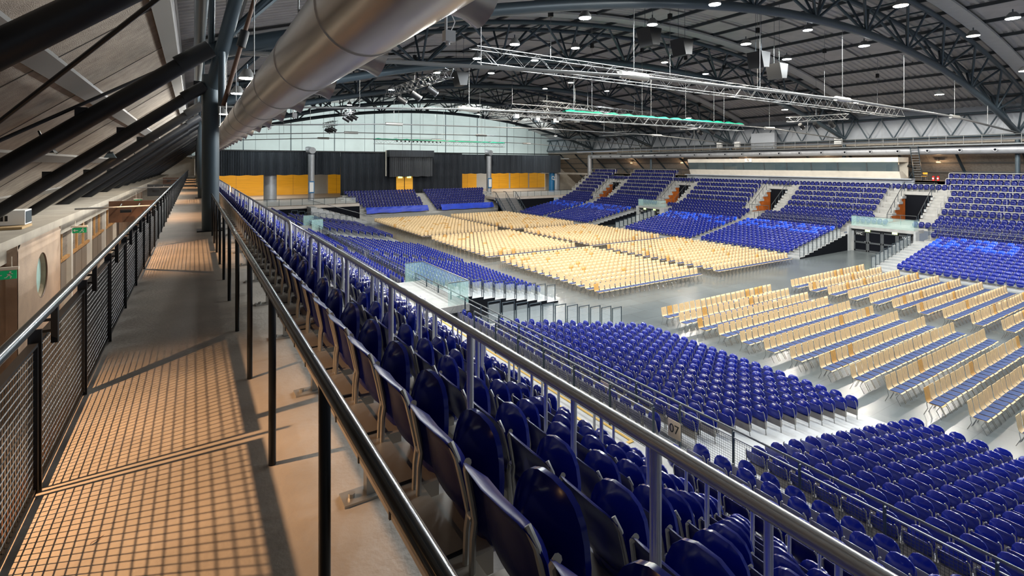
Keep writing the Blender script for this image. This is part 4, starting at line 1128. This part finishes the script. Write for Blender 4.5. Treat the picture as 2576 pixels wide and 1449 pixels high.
# floodlights over the walkway
for i in range(9):
    y = 3.6+8.25*i
    t = thing('walkway_floodlight', 'small trapezoid floodlight glowing warm under the sloping boards, %s along the walkway' % nth(i+1), 'floodlight', (-2.2, y, 1.95), 0, 'floodlights over the walkway')
    mb = MB(); z = 1.95
    a = [(-2.27, y-.09, z+.15), (-2.13, y-.09, z+.15), (-2.13, y+.09, z+.15), (-2.27, y+.09, z+.15)]; b = [(-2.35, y-.15, z), (-2.05, y-.15, z), (-2.05, y+.15, z), (-2.35, y+.15, z)]
    mb.add(a+b, [(0, 1, 2, 3), (0, 4, 5, 1), (1, 5, 6, 2), (2, 6, 7, 3), (3, 7, 4, 0)]); mb.build('housing', 'steel', t)
    MB().b2((-2.32, y-.12, z+.006), (-2.08, y+.12, z+.012)).build('lens', 'lamp_orange', t)
    mb = MB()
    for q in range(5): mb.b2((-2.26+.03*q, y-.10, z+.10), (-2.25+.03*q, y+.10, z+.19))
    mb.build('cooling_fin', 'steel_dark', t); mb = MB(); mb.bar((-2.2, y, z+.15), (-2.28, y, 2.33), .03, .03); mb.build('bracket', 'steel_dark', t)
    l = bpy.data.lights.new('walkway_light', 'SPOT'); l.energy = 900; l.color = (1, .57, .29); l.spot_size = math.radians(99); l.spot_blend = .6; l.shadow_soft_size = .014
    lo = bpy.data.objects.new('walkway_light', l); COL.objects.link(lo); lo.location = (-2.2, y, 1.935); lo.rotation_euler = (0, math.radians(-22), 0)
tag(MB().tube([(-2.35, 8.6, 2.32), (-2.35, 8.6, 2.36)], .09, 16).build('smoke_detector', 'ivory', None, True), 'round white detector on the sloping boards near the nearest floodlight', 'detector')
tag(MB().add([(.06, 2.75, .004), (.09, 2.76, .018), (.13, 2.80, .006), (.16, 2.83, .016), (.10, 2.79, .010), (.07, 2.77, .016)], [(0, 1, 5), (1, 4, 5), (1, 2, 4), (2, 3, 4)]).build('dry_leaf', 'brown'), 'small curled brown leaf lying on the walkway floor', 'leaf').location = (-.435, 1.635, 0); bpy.data.objects['dry_leaf'].scale = (.5, .5, .5)

# ------------------------------------------------------------------ lighting trusses
def box_truss(p, q, s, label, group=None, net=False, hang=0):
    p, q = Vector(p), Vector(q); d = (q-p); L = d.length; d.normalize(); side = Vector((0, 0, 1)).cross(d).normalized(); up = Vector((0, 0, 1))
    t = thing('lighting_truss', label, 'lighting truss', (p+q)/2, 0, group)
    cs = [(side*a+up*b)*s/2 for a, b in ((-1, -1), (1, -1), (1, 1), (-1, 1))]
    for c in cs: rod('chord', p+c, q+c, .026, 'alu', t, 6)
    mb = MB(); n = max(4, int(L/(s*1.1)))
    for k in range(n):
        a = p+d*(L*k/n); b = p+d*(L*(k+1)/n)
        for i in range(4):
            c0, c1 = cs[i], cs[(i+1) % 4]
            mb.tube([a+c0, b+c1] if k % 2 == 0 else [a+c1, b+c0], .013, 4, 0, False)
    mb.build('lacing', 'alu', t)
    if net:
        mb = MB(); m_ = 40; vs = []
        for k in range(m_+1):
            a = p+d*(L*k/m_); w = s*.45; h = .10+.09*abs(math.sin(k*.9))+.05*math.sin(k*2.3)
            vs += [a-side*w+up*(s/2+.02), a-side*w*.5+up*(s/2+h), a+side*w*.5+up*(s/2+h), a+side*w+up*(s/2+.02)]
        mb.add(vs, [(4*k+i, 4*k+i+1, 4*k+i+5, 4*k+i+4) for k in range(m_) for i in range(3)]); mb.build('folded_net', 'net', t)
    for k in range(hang):
        a = p+d*(L*(k+.5)/hang); rod('hanger', a+up*s/2, (a.x, a.y, zb(a.x)+2.5), .012, 'alu', t, 6); MB().box((a.x, a.y, zb(a.x)+.9), (.2, .2, .35)).build('chain_hoist', 'black', t)
    return t
box_truss((11.0, 21, E+5.05), (55.5, 21, E+4.75), .75, 'long silver box truss hanging across the hall in front of the others', None, False, 5)
box_truss((23.0, 29.6, E+3.55), (44.3, 29.6, E+3.45), .55, 'silver truss carrying a bundled green net below mid hall', None, True, 4)
box_truss((29, 41, E+6.0), (46, 41, E+5.6), .5, 'slim silver truss hanging behind the green netted truss', None, False, 2)
box_truss((20, 66, E+2.95), (39.8, 66, E+2.85), .55, 'distant silver truss with green net before the pale end wall', None, True, 3)
for i, (px, y0, y1, z, side) in enumerate(((12.6, 27, 38, 5.3, 'left'), (13.5, 50, 56, 5.4, 'left'), (14.0, 61, 67, 4.8, 'left'), (54.5, 25, 31, 4.7, 'right'), (53.5, 38, 45, 4.6, 'right'), (52, 52, 58, 4.4, 'right'))):
    t = box_truss((px, y0, E+z), (px, y1, E+z+.1), .5, 'short silver truss with black spotlights on the %s side, %s from the camera' % (side, nth(i % 3+1)), 'short spotlight trusses', False, 1)
    for k in range(3):
        y = y0+(y1-y0)*(.25+.25*k)
        tt = thing('stage_spotlight', 'black stage spotlight, %s under the %s %s spotlight truss' % (nth(k+1), nth(i % 3+1), side), 'spotlight', (px, y, E+z-.5), 0, 'stage spotlights')
        rod('yoke', (px, y, E+z-.2), (px, y, E+z-.55), .03, 'steel_dark', tt, 6); rod('lamp_barrel', (px-.25, y, E+z-.5), (px+.35, y, E+z-.85), .2, 'black', tt, 12); rod('lens_ring', (px+.35, y, E+z-.85), (px+.40, y, E+z-.88), .23, 'chrome', tt, 12)
# central rig
t = thing('central_rig', 'square cluster of silver trusses with devices hanging over mid hall', 'lighting rig', (32.5, 46.5, E+5.3))
for z in (5.2, 5.9):
    for a, b in (((27.5, 44), (37.5, 44)), ((27.5, 49), (37.5, 49)), ((27.5, 44), (27.5, 49)), ((37.5, 44), (37.5, 49)), ((32.5, 44), (32.5, 49))):
        mb = MB(); n = 12
        for o_ in (-.25, .25):
            mb.tube([(a[0], a[1], E+z+o_), (b[0], b[1], E+z+o_)], .045, 5)
        for k in range(n):
            f = lambda q: (a[0]+(b[0]-a[0])*q, a[1]+(b[1]-a[1])*q)
            p0, p1 = f(k/n), f((k+1)/n); mb.tube([(p0[0], p0[1], E+z-.25), (p1[0], p1[1], E+z+.25)] if k % 2 else [(p0[0], p0[1], E+z+.25), (p1[0], p1[1], E+z-.25)], .025, 4)
        mb.build('rig_truss', 'alu', t)
for k in range(9): MB().box((28+1.1*k, 44+(k*7 % 5), E+4.9), (.45, .4, .4)).build('rig_device', ['white', 'steel', 'alu'][k % 3], t)
for x in (27.5, 37.5): rod('hanger', (x, 44, E+6), (x, 44, zb(x)+2.5), .03, 'alu', t, 6)
# loudspeaker clusters
for i, (x, y, z) in enumerate(((30.5, 19.2, 6.6), (33.2, 19.6, 6.2), (22, 20.5, 7.2), (26, 21.5, 7.3), (16.5, 33.6, 6.2))):
    t = thing('loudspeaker', 'black wedge loudspeaker hanging under the roof, %s of the cluster' % nth(i+1), 'loudspeaker', (x, y, E+z), 0, 'black loudspeakers under the roof')
    MB().prism([(x-.5, E+z+.5), (x+.5, E+z+.5), (x+.35, E+z-.45), (x-.2, E+z-.5)], 'y', y-.5, y+.5).build('cabinet', 'black', t)
    for s in (-.3, .3): rod('hanger', (x+s, y, E+z+.5), (x+s, y, zb(x)+2.5), .012, 'steel', t, 6)

# ------------------------------------------------------------------ ceiling floodlights
LAMPS = [
    (14.0, 16.6, 7.92, 0, 0),
    (19.9, 18.3, 8.89, 0, 0),
    (19.9, 28.9, 8.89, 0, 0),
    (14.1, 22.3, 7.95, 0, 0),
    (19.9, 24.5, 8.89, 0, 0),
    (14.1, 26.4, 7.94, 0, 0),
    (13.9, 31.8, 7.91, 0, 1),
    (19.7, 34.6, 8.86, 0, 0),
    (19.6, 39.1, 8.85, 0, 0),
    (13.9, 41.1, 7.91, 0, 0),
    (31.7, 44.1, 9.78, 0, 1),
    (31.5, 39.5, 9.78, 0, 1),
    (31.5, 32.6, 9.78, 1, 1),
    (31.5, 27.7, 9.78, 0, 1),
    (38.1, 41.5, 9.7, 0, 0),
    (38.2, 29.0, 9.69, 0, 0),
    (31.3, 20.6, 9.78, 1, 1),
    (38.1, 21.7, 9.7, 1, 0),
    (31.2, 16.5, 9.78, 0, 0),
    (38.2, 16.5, 9.7, 1, 0),
    (37.9, 9.1, 9.71, 1, 0),
    (54.1, 17.6, 7.71, 1, 1),
    (54.2, 24.0, 7.68, 1, 1),
    (54.4, 31.2, 7.66, 1, 1),
    (54.2, 43.7, 7.7, 1, 1),
    (31.4, 67.7, 9.78, 0, 1),
    (31.5, 62.9, 9.78, 0, 1),
    (38.3, 71.3, 9.69, 0, 1),
    (38.0, 65.9, 9.7, 0, 0),
    (13.6, 53.3, 7.84, 0, 0),
    (54.2, 72.2, 6.73, 0, 1),
    (19.6, 14.4, 8.84, 0, 0),
    (1.6, 20.2, 4.78, 0, 1),
    (1.5, 35.2, 4.76, 0, 1),
    (1.6, 24.8, 4.78, 0, 0),
]
LAMPS += [(round(x, 1), y, round(zb(x)-.3, 2), 1, w_) for y, w_ in ((-2.5, 0), (5.5, 0), (11.5, 1)) for x in (20.5, 30.5, 40.5, 50.5)]
LAMPS.sort(key=lambda a: (round(a[1]/15.3), a[0]))
cnt = {}
for i, (x, y, z, big, warm) in enumerate(LAMPS):
    bay = round(y/15.3); cnt[bay] = cnt.get(bay, 0)+1
    t = thing('ceiling_floodlight', '%s hall floodlight under the roof, %s from left in the %s bay' % ('warm white' if warm else 'cool white', nth(cnt[bay]), nth(max(1, bay))), 'floodlight', (x, y, z), 0, 'floodlights under the hall roof')
    r = .34 if big else .27
    MB().tube([(x, y, z), (x, y, z+.12), (x, y, z+.32)], [r, r*.92, r*.45], 14).build('housing', 'alu', t, True)
    MB().tube([(x, y, z-.005), (x, y, z-.02)], r*.92, 14).build('lens', 'lamp_warm' if warm else 'lamp', t, True)
    rod('stem', (x, y, z+.3), (x, y, max(z+.5, zb(x)+.1)), .03, 'steel', t, 6)
    l = bpy.data.lights.new('hall_light', 'SPOT'); l.energy = (4300 if big else 3150); l.color = (1, .93, .82) if warm else (.90, .96, 1.0); l.spot_size = math.radians(176); l.spot_blend = .12; l.shadow_soft_size = .3
    lo = bpy.data.objects.new('hall_light', l); COL.objects.link(lo); lo.location = (x, y, z-.03)
# stage bar before the pale end wall, plus floodlights added to brighten it
t = thing('lamp_bar', 'silver bar with a row of small black spotlights before the pale end wall', 'lamp bar', (32, 83, 5.9))
for z in (6.0, 6.25): rod('bar_tube', (28.5, 83, z), (37.5, 83, z), .03, 'alu', t, 6)
for k in range(12):
    x = 29+.72*k; rod('lamp_barrel', (x, 83, 5.9), (x+.12, 83.15, 5.55), .13, 'black', t, 8)
for x in (30, 36): rod('hanger', (x, 83, 6.2), (x, 83, zb(x)+2.5), .015, 'alu', t, 6)
for i, x in enumerate((9, 21, 33, 45, 57)):
    z = zb(x)+.6
    t = thing('added_wall_lamp', 'added floodlight by the last roof arch brightening the pale end wall, %s from left' % nth(i+1), 'floodlight', (x, 79.5, z), 0, 'added floodlights at the far end')
    MB().box((x, 79.5, z), (.5, .3, .35)).build('housing', 'steel_dark', t); MB().box((x, 79.66, z-.03), (.42, .02, .26)).build('lens', 'lamp', t); rod('bracket', (x, 79.5, z+.15), (x, 79.5, z+2.0), .03, 'steel', t, 6)
    l = bpy.data.lights.new('added_wall_light', 'SPOT'); l.energy = 3600; l.color = (.90, 1, .98); l.spot_size = math.radians(130); l.spot_blend = .6; l.shadow_soft_size = .3
    lo = bpy.data.objects.new('added_wall_light', l); COL.objects.link(lo); lo.location = (x, 79.8, z); lo.rotation_euler = (math.radians(78), 0, 0)
# warm downlights over the opposite upper walkway
for i in range(6):
    y = 11+11.5*i
    t = thing('side_floodlight', 'small warm floodlight under the opposite sloping boards, %s from the camera end' % nth(i+1), 'floodlight', (W+2, y, 2.0), 0, 'floodlights over the opposite walkway')
    MB().box((W+2, y, 2.0), (.3, .4, .12)).build('housing', 'ivory', t); MB().box((W+2, y, 1.935), (.24, .34, .012)).build('lens', 'lamp_orange', t); rod('bracket', (W+2, y, 2.05), (W+2.1, y, 2.6), .02, 'steel', t, 6)
    l = bpy.data.lights.new('side_light', 'POINT'); l.energy = 90; l.color = (1, .66, .38); l.shadow_soft_size = .15
    lo = bpy.data.objects.new('side_light', l); COL.objects.link(lo); lo.location = (W+1.9, y, 1.85)
# concourse light behind the far curtain
for x in (8, 60): 
    l = bpy.data.lights.new('concourse_light', 'AREA'); l.energy = 900; l.size = 10; l.size_y = 2; l.shape = 'RECTANGLE'; l.color = (1, .92, .8)
    lo = bpy.data.objects.new('concourse_light', l); COL.objects.link(lo); lo.location = (x, 98, 2.6)
w = bpy.data.worlds.new('world'); SC.world = w; w.use_nodes = True
w.node_tree.nodes['Background'].inputs[0].default_value = (.75, .85, 1.0, 1); w.node_tree.nodes['Background'].inputs[1].default_value = .3
SC.view_settings.view_transform = 'Standard'; SC.view_settings.look = 'None'; SC.view_settings.exposure = -0.15
SC.cycles.max_bounces = 6; SC.cycles.diffuse_bounces = 3; SC.cycles.glossy_bounces = 3; SC.cycles.transmission_bounces = 4; SC.cycles.transparent_max_bounces = 8
SC.cycles.caustics_reflective = False; SC.cycles.caustics_refractive = False; SC.cycles.sample_clamp_indirect = 4; SC.cycles.use_denoising = True
